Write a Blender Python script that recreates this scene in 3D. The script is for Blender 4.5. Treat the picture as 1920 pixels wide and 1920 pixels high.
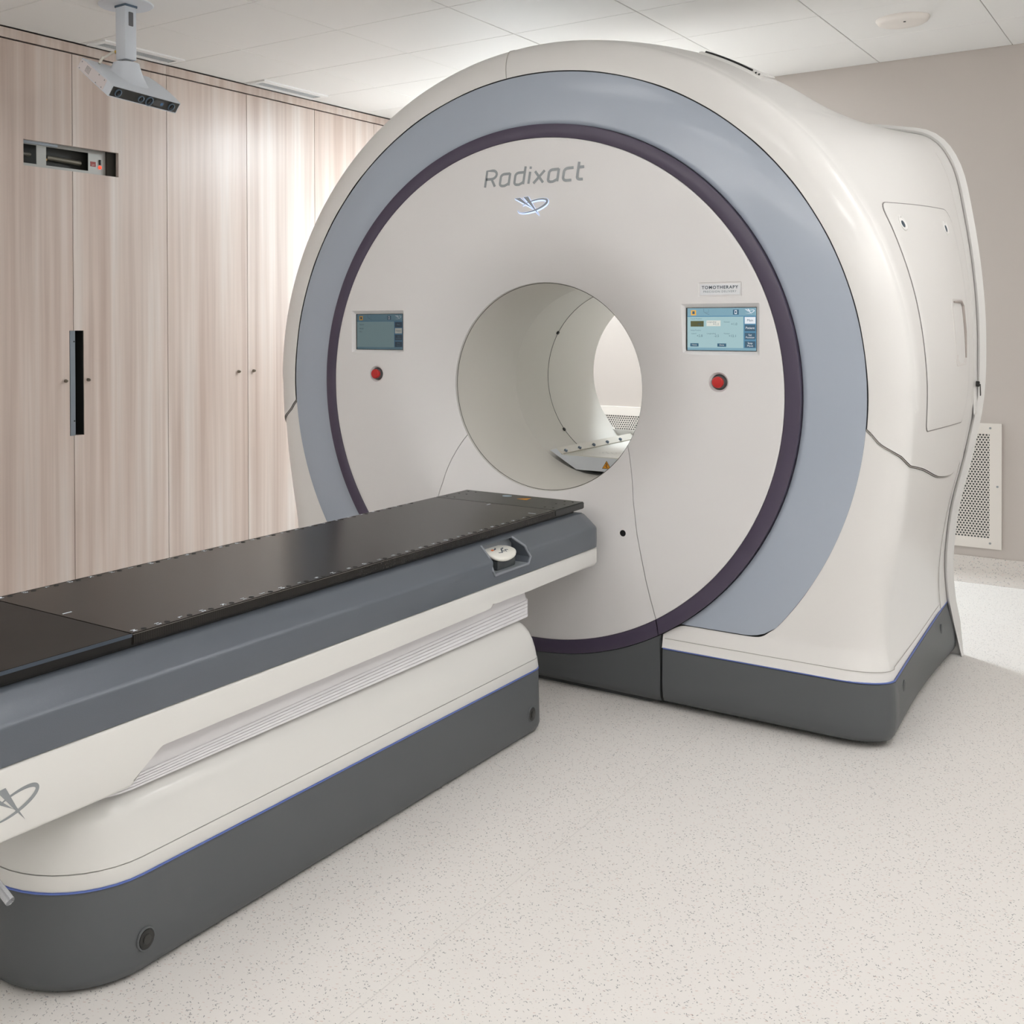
import bpy, bmesh, math, random
from mathutils import Vector, Matrix
random.seed(7)
C = bpy.context.scene.collection
scene = bpy.context.scene
for o in list(bpy.data.objects):
    bpy.data.objects.remove(o)

# ------------------------------------------------------------------ camera
cam = bpy.data.cameras.new('camera')
cam.sensor_width = 36.0
cam.lens = 2089.8 / 1920 * 36
cam.shift_x = (960 - 687.9) / 1920
cam.shift_y = -(960 - 625.1) / 1920
cam.clip_start = 0.02
co = bpy.data.objects.new('camera', cam)
C.objects.link(co)
a, b, c = 0.6490, 0.0107, 0.0040
r_ = Vector((math.cos(a), math.sin(a), 0)); f_ = Vector((-math.sin(a), math.cos(a), 0)); d_ = Vector((0, 0, -1))
f2 = f_ * math.cos(b) + d_ * math.sin(b); d2 = d_ * math.cos(b) - f_ * math.sin(b)
r3 = r_ * math.cos(c) + d2 * math.sin(c); d3 = d2 * math.cos(c) - r_ * math.sin(c)
M = Matrix.Identity(4)
for i in range(3):
    M[i][0] = r3[i]; M[i][1] = -d3[i]; M[i][2] = -f2[i]
M.translation = Vector((2.1848, -3.962, 1.4301))
co.matrix_world = M
scene.camera = co

# ------------------------------------------------------------------ view / world / lights
vs = scene.view_settings
vs.view_transform = 'Standard'
vs.look = 'None'
vs.exposure = 0.07
vs.gamma = 1.0
vs.use_curve_mapping = False
w = bpy.data.worlds.new('world')
scene.world = w
w.use_nodes = True
w.node_tree.nodes['Background'].inputs[0].default_value = (0.9, 0.95, 1, 1)
w.node_tree.nodes['Background'].inputs[1].default_value = 0.05

def area(name, loc, size, power, color=(1, 1, 1), rot=(0, 0, 0), sy=None):
    l = bpy.data.lights.new(name, 'AREA')
    l.energy = power; l.color = color
    l.size = size
    if sy:
        l.shape = 'RECTANGLE'; l.size_y = sy
    o = bpy.data.objects.new(name, l)
    o.location = loc; o.rotation_euler = rot
    C.objects.link(o)
    return o

ZCEIL = 2.91
# the room's ceiling luminaires (all set in the tile grid; their housings are built further down)
LAMPS = [(0.99, -1.71, 3), (2.33, -1.71, 9), (2.33, 0.15, 7), (-0.35, -1.71, 1.5), (0.99, -3.57, 4), (2.33, -3.57, 3),
         (-0.35, -3.57, 4), (-1.69, -3.57, 3.5), (-1.02, 2.63, 92)]
LCOL = (0.98, 0.982, 0.995)
COOL = (0.84, 0.935, 1.0)
for i, (x, y, p) in enumerate(LAMPS):
    area('ceiling_lamp_light', (x, y, ZCEIL - 0.018), 0.56, p, COOL if y > 2 else LCOL, sy=0.52)
# added unseen cove lights brighten the ceiling; an added wall lamp lights behind the scanner
area('added_cove_light', (3.52, -1.4, 2.47), 6.8, 67, LCOL, rot=(math.pi, 0, math.radians(0)), sy=0.14).rotation_euler = (math.pi, 0, math.pi / 2)
area('added_cove_light', (0.3, -5.42, 2.47), 6.0, 76, LCOL, rot=(math.pi, 0, 0), sy=0.14)
area('added_wall_lamp_light', (-1.75, 2.86, 1.75), 0.5, 16, COOL, rot=(math.radians(90), 0, 0), sy=1.1)

# ------------------------------------------------------------------ helpers
def mat(name, col, rough=0.5, metal=0.0, coat=0.0, emit=None, es=1.0, spec=0.5, trans=0.0, bump=None):
    m = bpy.data.materials.new(name)
    m.use_nodes = True
    nt = m.node_tree
    p = nt.nodes['Principled BSDF']
    p.inputs['Base Color'].default_value = (*col, 1)
    p.inputs['Roughness'].default_value = rough
    p.inputs['Metallic'].default_value = metal
    p.inputs['Coat Weight'].default_value = coat
    p.inputs['Coat Roughness'].default_value = 0.08
    p.inputs['Specular IOR Level'].default_value = spec
    p.inputs['Transmission Weight'].default_value = trans
    if emit:
        p.inputs['Emission Color'].default_value = (*emit, 1)
        p.inputs['Emission Strength'].default_value = es
    # faint procedural variation so nothing is dead flat
    if not emit and not trans:
        tc = nt.nodes.new('ShaderNodeTexCoord')
        n = nt.nodes.new('ShaderNodeTexNoise'); n.inputs['Scale'].default_value = bump[0] if bump else 6
        n.inputs['Detail'].default_value = 3
        nt.links.new(tc.outputs['Object'], n.inputs['Vector'])
        mr = nt.nodes.new('ShaderNodeMapRange')
        mr.inputs['To Min'].default_value = max(0, rough - 0.03); mr.inputs['To Max'].default_value = rough + 0.03
        nt.links.new(n.outputs['Fac'], mr.inputs['Value'])
        nt.links.new(mr.outputs['Result'], p.inputs['Roughness'])
        if bump:
            bn = nt.nodes.new('ShaderNodeBump'); bn.inputs['Strength'].default_value = bump[1]; bn.inputs['Distance'].default_value = 0.001
            nt.links.new(n.outputs['Fac'], bn.inputs['Height']); nt.links.new(bn.outputs['Normal'], p.inputs['Normal'])
    return m

def rgb(r, g, b):
    f = lambda v: (v / 255 / 12.92) if v / 255 <= 0.04045 else ((v / 255 + 0.055) / 1.055) ** 2.4
    return (f(r), f(g), f(b))

def sharp(bm, ang=35):
    bm.normal_update()
    for f in bm.faces: f.smooth = True
    for e in bm.edges:
        if len(e.link_faces) == 2:
            e.smooth = e.calc_face_angle(0) < math.radians(ang)
        else:
            e.smooth = False

def obj(name, bm, m, parent=None, ang=35, loc=None, recalc=True):
    if recalc: bmesh.ops.recalc_face_normals(bm, faces=bm.faces[:])
    sharp(bm, ang)
    me = bpy.data.meshes.new(name)
    bm.to_mesh(me); bm.free()
    for mm in (m if isinstance(m, (list, tuple)) else [m]):
        me.materials.append(mm)
    o = bpy.data.objects.new(name, me)
    C.objects.link(o)
    if loc is not None: o.location = loc
    if parent is not None: setp(o, parent)
    return o

def setp(o, parent):
    # every parent empty is translation/rotation only; keep world placement of the child
    o.parent = parent
    o.matrix_parent_inverse = wm(parent).inverted()

def wm(o):
    m = o.matrix_basis.copy()
    if o.parent: m = wm(o.parent) @ o.matrix_parent_inverse @ m
    return m

def thing(name, label, cat, loc=(0, 0, 0), group=None):
    o = bpy.data.objects.new(name, None)
    o.empty_display_size = 0.1
    o.location = loc
    C.objects.link(o)
    tag(o, label, cat, group)
    return o

def tag(o, label, cat, group=None):
    o['label'] = label; o['category'] = cat
    if group: o['group'] = group
    return o

def struct(o):
    o['kind'] = 'structure'
    return o

def add_box(bm, x0, x1, y0, y1, z0, z1, bev=0.0, seg=2, mi=0):
    r = bmesh.ops.create_cube(bm, size=1)
    vs_ = r['verts']
    for v in vs_:
        v.co = Vector(((x0 + x1) / 2 + v.co.x * (x1 - x0), (y0 + y1) / 2 + v.co.y * (y1 - y0), (z0 + z1) / 2 + v.co.z * (z1 - z0)))
    fs = set(f for v in vs_ for f in v.link_faces)
    for f in fs: f.material_index = mi
    if bev > 0:
        es = list(set(e for v in vs_ for e in v.link_edges))
        bmesh.ops.bevel(bm, geom=es, offset=bev, segments=seg, affect='EDGES', profile=0.5)
    return bm

def box(*a, **k):
    return add_box(bmesh.new(), *a, **k)

def add_tube(bm, pts, r, n=8, caps=True, closed=False):
    pts = [Vector(p) for p in pts]
    rings = []
    up = None
    N = len(pts)
    for i, p in enumerate(pts):
        if closed: t = pts[(i + 1) % N] - pts[i - 1]
        else: t = pts[min(i + 1, N - 1)] - pts[max(i - 1, 0)]
        t.normalize()
        if up is None:
            up = t.orthogonal().normalized()
        else:
            up = (up - t * up.dot(t)).normalized()
        s = t.cross(up)
        rr = r[i] if isinstance(r, (list, tuple)) else r
        rings.append([bm.verts.new(p + (up * math.cos(2 * math.pi * j / n) + s * math.sin(2 * math.pi * j / n)) * rr) for j in range(n)])
    for i in range(N if closed else N - 1):
        A = rings[i]; B = rings[(i + 1) % N]
        for j in range(n):
            bm.faces.new((A[j], A[(j + 1) % n], B[(j + 1) % n], B[j]))
    if caps and not closed:
        bm.faces.new(rings[0][::-1]); bm.faces.new(rings[-1])
    return bm

def tube(*a, **k):
    return add_tube(bmesh.new(), *a, **k)

def add_lathe(bm, prof, origin, axis, n=32, cap0=True, cap1=True):
    """prof: list of (radius, height along axis)."""
    ax = Vector(axis).normalized(); u = ax.orthogonal().normalized(); v = ax.cross(u)
    o = Vector(origin)
    rings = []
    for r, h in prof:
        rings.append([bm.verts.new(o + ax * h + (u * math.cos(2 * math.pi * j / n) + v * math.sin(2 * math.pi * j / n)) * r) for j in range(n)])
    for A, B in zip(rings, rings[1:]):
        for j in range(n):
            bm.faces.new((A[j], A[(j + 1) % n], B[(j + 1) % n], B[j]))
    if cap0: bm.faces.new(rings[0][::-1])
    if cap1: bm.faces.new(rings[-1])
    return bm

def lathe(*a, **k):
    return add_lathe(bmesh.new(), *a, **k)

def add_grid(bm, rows, closed_u=False, mi=0):
    V = [[bm.verts.new(p) for p in r] for r in rows]
    for i in range(len(V) - 1):
        n = len(V[i])
        for j in range(n if closed_u else n - 1):
            q = (V[i][j], V[i][(j + 1) % n], V[i + 1][(j + 1) % n], V[i + 1][j])
            try:
                f = bm.faces.new(q); f.material_index = mi
            except ValueError:
                pass
    return V

def add_prism(bm, poly, fn, d0, d1, mi=0):
    """poly: list of 2-D points, fn(u,v,d)->3-D; extruded between d0 and d1."""
    A = [bm.verts.new(fn(u, v, d0)) for u, v in poly]
    B = [bm.verts.new(fn(u, v, d1)) for u, v in poly]
    n = len(poly)
    fs = [bm.faces.new(A[::-1]), bm.faces.new(B)]
    for i in range(n):
        fs.append(bm.faces.new((A[i], A[(i + 1) % n], B[(i + 1) % n], B[i])))
    for f in fs: f.material_index = mi
    return bm

def prism(*a, **k):
    return add_prism(bmesh.new(), *a, **k)

def rrect(x0, x1, y0, y1, r, n=6):
    if not isinstance(r, (list, tuple)): r = [r] * 4       # corners: (x1,y0) (x1,y1) (x0,y1) (x0,y0)
    out = []
    for (cx, cy, a0, rr) in ((x1, y0, -90, r[0]), (x1, y1, 0, r[1]), (x0, y1, 90, r[2]), (x0, y0, 180, r[3])):
        sx = 1 if cx == x1 else -1; sy = 1 if cy == y1 else -1
        for i in range(n + 1):
            t = math.radians(a0 + 90 * i / n)
            out.append((cx - sx * rr + rr * math.cos(t), cy - sy * rr + rr * math.sin(t)))
    return out

def XZ(u, v, d): return (u, d, v)
def YZ(u, v, d): return (d, u, v)
def XY(u, v, d): return (u, v, d)

def text_mesh(s, size, fn, align='CENTER', shear=0.0, space=1.0, bold=0.0):
    cu = bpy.data.curves.new('lettering', 'FONT')
    cu.body = s; cu.size = size; cu.align_x = align; cu.align_y = 'CENTER'
    cu.shear = shear; cu.space_character = space; cu.offset = bold; cu.resolution_u = 3
    o = bpy.data.objects.new('lettering', cu)
    C.objects.link(o)
    dg = bpy.context.evaluated_depsgraph_get()
    me = bpy.data.meshes.new_from_object(o.evaluated_get(dg))
    bm = bmesh.new(); bm.from_mesh(me)
    for v in bm.verts:
        v.co = Vector(fn(v.co.x, v.co.y, 0))
    bpy.data.objects.remove(o); bpy.data.curves.remove(cu); bpy.data.meshes.remove(me)
    return bm

def merge(bm, other, mi=0):
    me = bpy.data.meshes.new('tmp'); other.to_mesh(me); other.free()
    n = len(bm.faces)
    bm.from_mesh(me); bpy.data.meshes.remove(me)
    bm.faces.ensure_lookup_table()
    for f in bm.faces[n:]: f.material_index = mi
    return bm

def ribbon(bm, pts, wd, fn, mi=0, closed=False):
    """flat stroke of width wd along 2-D points."""
    P = [Vector((p[0], p[1])) for p in pts]; N = len(P); rows = []
    for i in range(N):
        if closed: t = P[(i + 1) % N] - P[i - 1]
        else: t = P[min(i + 1, N - 1)] - P[max(i - 1, 0)]
        t.normalize(); nrm = Vector((-t.y, t.x))
        ww = wd[i] if isinstance(wd, (list, tuple)) else wd
        rows.append((P[i] + nrm * ww / 2, P[i] - nrm * ww / 2))
    V = [[bm.verts.new(fn(q.x, q.y, 0)) for q in r] for r in rows]
    for i in range(N if closed else N - 1):
        A = V[i]; B = V[(i + 1) % N]
        f = bm.faces.new((A[0], A[1], B[1], B[0])); f.material_index = mi
    return bm

def boolean_cut(o, cutters):
    for cb in cutters:
        bmesh.ops.recalc_face_normals(cb, faces=cb.faces[:])
        me = bpy.data.meshes.new('cutter'); cb.to_mesh(me); cb.free()
        co_ = bpy.data.objects.new('cutter', me); C.objects.link(co_)
        md = o.modifiers.new('cut', 'BOOLEAN'); md.operation = 'DIFFERENCE'; md.object = co_; md.solver = 'EXACT'
        dg = bpy.context.evaluated_depsgraph_get(); dg.update()
        new = bpy.data.meshes.new_from_object(o.evaluated_get(dg))
        o.modifiers.clear()
        bpy.data.objects.remove(co_); bpy.data.meshes.remove(me)
        bm = bmesh.new(); bm.from_mesh(new); sharp(bm, 32); bm.to_mesh(new); bm.free()
        old = o.data; o.data = new; new.name = old.name
        bpy.data.meshes.remove(old)

# ------------------------------------------------------------------ materials
def wood_mat():
    m = bpy.data.materials.new('pale_oak_laminate'); m.use_nodes = True
    nt = m.node_tree; N = nt.nodes; L = nt.links; p = N['Principled BSDF']
    tc = N.new('ShaderNodeTexCoord'); oi = N.new('ShaderNodeObjectInfo')
    ad = N.new('ShaderNodeVectorMath'); ad.operation = 'MULTIPLY_ADD'
    L.new(tc.outputs['Object'], ad.inputs[0]); ad.inputs[1].default_value = (1, 1, 1)
    cmb = N.new('ShaderNodeCombineXYZ')
    for k, mul in (('Y', 9.0), ('Z', 5.0)):
        mm = N.new('ShaderNodeMath'); mm.operation = 'MULTIPLY'; mm.inputs[1].default_value = mul
        L.new(oi.outputs['Random'], mm.inputs[0]); L.new(mm.outputs[0], cmb.inputs[k])
    L.new(cmb.outputs[0], ad.inputs[2])
    def noise(sy, sz, det, rough=.55):
        mp = N.new('ShaderNodeMapping'); mp.inputs['Scale'].default_value = (1, sy, sz)
        L.new(ad.outputs[0], mp.inputs['Vector'])
        n = N.new('ShaderNodeTexNoise'); n.inputs['Scale'].default_value = 1; n.inputs['Detail'].default_value = det
        n.inputs['Roughness'].default_value = rough; n.inputs['Distortion'].default_value = .25
        L.new(mp.outputs[0], n.inputs['Vector']); return n
    n1 = noise(13, .38, 2.5); n2 = noise(60, 1.3, 2); n3 = noise(4, .7, 2)
    r1 = N.new('ShaderNodeValToRGB'); e = r1.color_ramp.elements
    e[0].position = .30; e[0].color = (*rgb(182, 164, 153), 1); e[1].position = .72; e[1].color = (*rgb(210, 201, 194), 1)
    el = r1.color_ramp.elements.new(.5); el.color = (*rgb(199, 184, 174), 1)
    L.new(n1.outputs['Fac'], r1.inputs[0])
    r2 = N.new('ShaderNodeValToRGB'); e = r2.color_ramp.elements
    e[0].position = .35; e[0].color = (.80, .78, .765, 1); e[1].position = .65; e[1].color = (1.06, 1.06, 1.06, 1)
    L.new(n2.outputs['Fac'], r2.inputs[0])
    mx = N.new('ShaderNodeMix'); mx.data_type = 'RGBA'; mx.blend_type = 'MULTIPLY'; mx.inputs[0].default_value = .28
    L.new(r1.outputs[0], mx.inputs[6]); L.new(r2.outputs[0], mx.inputs[7])
    r3 = N.new('ShaderNodeValToRGB'); e = r3.color_ramp.elements
    e[0].position = .3; e[0].color = (1, .955, .93, 1); e[1].position = .7; e[1].color = (1.0, 1.0, 1.0, 1)
    L.new(n3.outputs['Fac'], r3.inputs[0])
    m2 = N.new('ShaderNodeMix'); m2.data_type = 'RGBA'; m2.blend_type = 'MULTIPLY'; m2.inputs[0].default_value = .8
    L.new(mx.outputs[2], m2.inputs[6]); L.new(r3.outputs[0], m2.inputs[7])
    L.new(m2.outputs[2], p.inputs['Base Color'])
    p.inputs['Roughness'].default_value = .36
    bp = N.new('ShaderNodeBump'); bp.inputs['Strength'].default_value = .05; bp.inputs['Distance'].default_value = .001
    L.new(n2.outputs['Fac'], bp.inputs['Height']); L.new(bp.outputs['Normal'], p.inputs['Normal'])
    return m

def vinyl_mat(name, base, dens=1.0, rough=.42, big=1.0, strength=.62):
    m = bpy.data.materials.new(name); m.use_nodes = True
    nt = m.node_tree; N = nt.nodes; L = nt.links; p = N['Principled BSDF']
    tc = N.new('ShaderNodeTexCoord')
    cur = None
    basecol = N.new('ShaderNodeRGB'); basecol.outputs[0].default_value = (*base, 1)
    cur = basecol.outputs[0]
    layers = [((250, 85, 200), 20, rgb(74, 80, 88), .055, .26), ((85, 250, 200), 65, rgb(84, 90, 98), .055, .26),
              ((230, 80, 200), 115, rgb(100, 102, 106), .055, .26), ((80, 210, 200), 150, rgb(205, 176, 168), .05, .45),
              ((90, 90, 90), 40, rgb(40, 44, 50), .030, .05), ((160, 100, 130), 80, rgb(168, 168, 170), .055, .35)]
    for sc, rot, col, th, prob in layers:
        mp = N.new('ShaderNodeMapping'); mp.vector_type = 'POINT'
        mp.inputs['Rotation'].default_value = (0, 0, math.radians(rot))
        L.new(tc.outputs['Object'], mp.inputs['Vector'])
        ms = N.new('ShaderNodeVectorMath'); ms.operation = 'MULTIPLY'; ms.inputs[1].default_value = tuple(s / big for s in sc)
        L.new(mp.outputs[0], ms.inputs[0])
        v = N.new('ShaderNodeTexVoronoi'); v.inputs['Scale'].default_value = 1; v.voronoi_dimensions = '3D'
        L.new(ms.outputs[0], v.inputs['Vector'])
        sep = N.new('ShaderNodeSeparateColor'); L.new(v.outputs['Color'], sep.inputs[0])
        thn = N.new('ShaderNodeMath'); thn.operation = 'MULTIPLY'; thn.inputs[1].default_value = th * 6 * dens
        L.new(sep.outputs[0], thn.inputs[0])
        lt = N.new('ShaderNodeMath'); lt.operation = 'LESS_THAN'
        L.new(v.outputs['Distance'], lt.inputs[0]); L.new(thn.outputs[0], lt.inputs[1])
        l2 = N.new('ShaderNodeMath'); l2.operation = 'LESS_THAN'; l2.inputs[1].default_value = prob * dens
        L.new(sep.outputs[1], l2.inputs[0])
        mu = N.new('ShaderNodeMath'); mu.operation = 'MULTIPLY'
        L.new(lt.outputs[0], mu.inputs[0]); L.new(l2.outputs[0], mu.inputs[1])
        m3 = N.new('ShaderNodeMath'); m3.operation = 'MULTIPLY'; m3.inputs[1].default_value = strength
        L.new(mu.outputs[0], m3.inputs[0])
        mx = N.new('ShaderNodeMix'); mx.data_type = 'RGBA'
        L.new(m3.outputs[0], mx.inputs[0]); L.new(cur, mx.inputs[6]); mx.inputs[7].default_value = (*col, 1)
        cur = mx.outputs[2]
    n = N.new('ShaderNodeTexNoise'); n.inputs['Scale'].default_value = 1.3; L.new(tc.outputs['Object'], n.inputs['Vector'])
    rr = N.new('ShaderNodeValToRGB'); rr.color_ramp.elements[0].color = (.97, .955, .95, 1); rr.color_ramp.elements[1].color = (1, 1, .995, 1)
    L.new(n.outputs['Fac'], rr.inputs[0])
    mx = N.new('ShaderNodeMix'); mx.data_type = 'RGBA'; mx.blend_type = 'MULTIPLY'; mx.inputs[0].default_value = 1
    L.new(cur, mx.inputs[6]); L.new(rr.outputs[0], mx.inputs[7])
    L.new(mx.outputs[2], p.inputs['Base Color'])
    p.inputs['Roughness'].default_value = rough
    return m

def perf_mat():
    m = bpy.data.materials.new('perforated_metal'); m.use_nodes = True
    nt = m.node_tree; N = nt.nodes; L = nt.links; p = N['Principled BSDF']
    tc = N.new('ShaderNodeTexCoord'); sp = N.new('ShaderNodeSeparateXYZ'); L.new(tc.outputs['Object'], sp.inputs[0])
    def math_(op, a, b=None):
        n = N.new('ShaderNodeMath'); n.operation = op
        for i, q in enumerate((a, b)):
            if q is None: continue
            if isinstance(q, (int, float)): n.inputs[i].default_value = q
            else: L.new(q, n.inputs[i])
        return n.outputs[0]
    px, pz, rad = .0158, .0274, .0050
    def dots(ox, oz):
        u = math_('SUBTRACT', math_('FLOORED_MODULO', math_('ADD', sp.outputs[0], ox + 10 * px), px), px / 2)
        v = math_('SUBTRACT', math_('FLOORED_MODULO', math_('ADD', sp.outputs[2], oz + 10 * pz), pz), pz / 2)
        return math_('LESS_THAN', math_('SQRT', math_('ADD', math_('MULTIPLY', u, u), math_('MULTIPLY', v, v))), rad)
    d = math_('MAXIMUM', dots(0, 0), dots(px / 2, pz / 2))
    mx = N.new('ShaderNodeMix'); mx.data_type = 'RGBA'; L.new(d, mx.inputs[0])
    mx.inputs[6].default_value = (*rgb(205, 198, 190), 1); mx.inputs[7].default_value = (*rgb(52, 54, 52), 1)
    L.new(mx.outputs[2], p.inputs['Base Color']); p.inputs['Roughness'].default_value = .5
    return m

def carbon_mat():
    m = bpy.data.materials.new('carbon_weave'); m.use_nodes = True
    nt = m.node_tree; N = nt.nodes; L = nt.links; p = N['Principled BSDF']
    tc = N.new('ShaderNodeTexCoord')
    cols = []
    mp = N.new('ShaderNodeMapping'); mp.inputs['Rotation'].default_value = (0, 0, math.radians(45)); L.new(tc.outputs['Object'], mp.inputs[0])
    wv = N.new('ShaderNodeTexWave'); wv.inputs['Scale'].default_value = 62; wv.inputs['Distortion'].default_value = 0
    L.new(mp.outputs[0], wv.inputs['Vector'])
    ck = N.new('ShaderNodeTexChecker'); ck.inputs['Scale'].default_value = 260; L.new(tc.outputs['Object'], ck.inputs['Vector'])
    mm = N.new('ShaderNodeMath'); mm.operation = 'MULTIPLY_ADD'; mm.inputs[1].default_value = .3
    L.new(ck.outputs['Fac'], mm.inputs[0]); L.new(wv.outputs['Fac'], mm.inputs[2])
    r = N.new('ShaderNodeValToRGB'); r.color_ramp.elements[0].color = (.011, .010, .009, 1); r.color_ramp.elements[1].color = (.024, .021, .0185, 1)
    L.new(mm.outputs[0], r.inputs[0]); L.new(r.outputs[0], p.inputs['Base Color'])
    p.inputs['Roughness'].default_value = .25
    p.inputs['Specular IOR Level'].default_value = .18
    return m

W = mat('white_shell', rgb(233, 231, 228), .34, coat=.25)
W3 = mat('couch_white', rgb(227, 226, 222), .34, coat=.25)
W2 = mat('white_disc', rgb(228, 226, 225), .40, coat=.1)
WIN = mat('bore_lining', rgb(222, 219, 212), .45)
RING = mat('silver_ring', rgb(171, 180, 193), .24, coat=.3)
PUR = mat('aubergine_ring', rgb(76, 67, 86), .30)
SKIRT = mat('grey_skirt', rgb(88, 91, 93), .5, bump=(260, .12))
TOE = mat('grey_toe', rgb(84, 87, 89), .5, bump=(260, .12))
COVER = mat('couch_grey', rgb(97, 103, 111), .33, metal=.2, coat=.1, bump=(420, .22))
DARK = mat('dark_gap', (.012, .012, .012), .7)
BLACK = mat('black_plastic', rgb(38, 38, 36), .38)
BLACKG = mat('black_gloss', rgb(28, 28, 28), .12)
CARBON = carbon_mat()
LED = mat('blue_light_line', rgb(86, 104, 160), .3, emit=rgb(70, 96, 185), es=.16)
GREYTXT = mat('grey_lettering', rgb(148, 153, 156), .35, metal=.3)
DARKTXT = mat('dark_lettering', rgb(62, 76, 88), .5)
SEAM = mat('seam_grey', rgb(110, 108, 106), .7)  # plain grey of the thin joint around the couch base
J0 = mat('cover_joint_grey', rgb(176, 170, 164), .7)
RED = mat('red_button', rgb(190, 36, 34), .35)
STEEL = mat('steel', rgb(150, 152, 154), .3, metal=.8)
ALU = mat('aluminium', rgb(170, 174, 178), .35, metal=.6)
PAINT = mat('wall_paint', rgb(186, 177, 170), .75, bump=(180, .08))
PAINTW = mat('white_wall_paint', rgb(236, 236, 234), .7, bump=(180, .08))
TILE = mat('ceiling_tile_white', rgb(232, 230, 227), .6)
TGAP = mat('ceiling_grid', rgb(205, 198, 192), .7)
WOOD = wood_mat()
FLOOR = vinyl_mat('speckled_vinyl', rgb(234, 231, 227), dens=1.0, strength=.62)
COVE = vinyl_mat('speckled_cove', rgb(200, 193, 186), dens=1.25, big=1.6, strength=.45)
PERF = perf_mat()
GRILLE = mat('grille_paint', rgb(215, 208, 200), .5)
CAMW = mat('camera_housing', rgb(214, 219, 226), .42)
CAMP = mat('camera_side_plate', rgb(222, 214, 214), .5)
LENSG = mat('lens_ring', rgb(92, 108, 124), .25)
WHITEMARK = mat('white_print', rgb(214, 222, 230), .5)
YELLOW = mat('yellow_sign', rgb(222, 150, 30), .5)
FABRIC = mat('bellows_fabric', rgb(240, 238, 240), .6)
CLEAR = mat('clear_plastic', (.93, .95, .98), .12, trans=.75)
KEYPAD = mat('keypad_white', rgb(232, 230, 222), .4)

# ------------------------------------------------------------------ room
FZ = -.018           # floor level: the scanner skirt stops a finger above it
XL, XR, YF, YB = -3.05, 3.7, -5.6, 2.96
XC = -2.61           # cabinet fronts
bm = box(XL, XR, YF, YB, -.12, FZ)
floor = struct(obj('floor', bm, FLOOR))
# welded seams in the vinyl
for pts in (((-2.4, -5.5), (-2.4, 2.9)), ((.755, -5.5), (.755, -.10))):
    (x0, y0), (x1, y1) = pts
    obj('floor_seam', box(x0 - .0011, x1 + .0011, y0, y1, FZ - .001, FZ + .0004), mat('weld_line', rgb(220, 216, 212), .45), floor)
struct(obj('wall_back', box(XL - .1, XR + .1, YB, YB + .12, -.12, 3.1), PAINT))
struct(obj('wall_left', box(XL - .12, XL, YF - .1, YB, -.12, 3.1), PAINTW))
struct(obj('wall_right', box(XR, XR + .12, YF - .1, YB, -.12, 3.1), PAINTW))
struct(obj('wall_front', box(XL, XR, YF - .12, YF, -.12, 3.1), PAINTW))
# coved skirting: vinyl turned up the wall
bm = bmesh.new()
prof = [(.0, .118), (.004, .120), (.006, .112), (.007, .06), (.012, .03), (.028, .008), (.055, .001), (.055, -.01), (0, -.01)]
add_prism(bm, [(YB - u, v + FZ * (v < .1)) for u, v in prof], lambda u, v, d: (d, u, v), XC, XR)
struct(obj('baseboard_back', bm, COVE, ang=50))

ceiling = struct(obj('ceiling', box(XL, XR, YF, YB, ZCEIL + .012, ZCEIL + .12), TGAP))
tx = [-2.608 + .0] + [-2.03 + .67 * i for i in range(9)]
ty = [2.958 - .622 * i for i in range(14)]
lampcells = set()
def cell_of(x, y):
    i = max(k for k in range(len(tx)) if tx[k] <= x); j = max(k for k in range(len(ty)) if ty[k] >= y)
    return i, j
for x, y, p in LAMPS: lampcells.add(cell_of(x, y))
g = .0014
tile_cache = {}
for i in range(len(tx)):
    x0 = tx[i]; x1 = tx[i + 1] if i + 1 < len(tx) else XR
    x1 = min(x1, XR)
    for j in range(len(ty) - 1):
        y1 = ty[j]; y0 = max(ty[j + 1], YF)
        if (i, j) in lampcells: continue
        key = (round(x1 - x0, 3), round(y1 - y0, 3))
        if key not in tile_cache:
            o = obj('ceiling_tile', box(-(x1 - x0) / 2 + g, (x1 - x0) / 2 - g, -(y1 - y0) / 2 + g, (y1 - y0) / 2 - g, 0, .0115, bev=.002, seg=1), TILE)
            tile_cache[key] = o
        else:
            o = tile_cache[key].copy(); C.objects.link(o)
        o.location = ((x0 + x1) / 2, (y0 + y1) / 2, ZCEIL + random.uniform(-.0005, .0005))
        o.rotation_euler = (random.uniform(-.0006, .0006), random.uniform(-.0006, .0006), 0)
        o.parent = ceiling
DIFF = mat('lamp_diffuser', (.9, .9, .88), .5, emit=(1, .98, .95), es=1.6)
FRAME = mat('lamp_frame', rgb(235, 235, 232), .5)
lampnames = ['square ceiling lamp above the foot of the couch', 'square ceiling lamp right of the couch', 'square ceiling lamp over the right side of the scanner',
             'square ceiling lamp above the middle of the couch', 'square ceiling lamp behind the camera over the open floor', 'square ceiling lamp in the front right corner',
             'square ceiling lamp near the front wall beyond the couch end', 'square ceiling lamp nearest the front left corner', 'square ceiling lamp between the scanner and the back wall']
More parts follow.
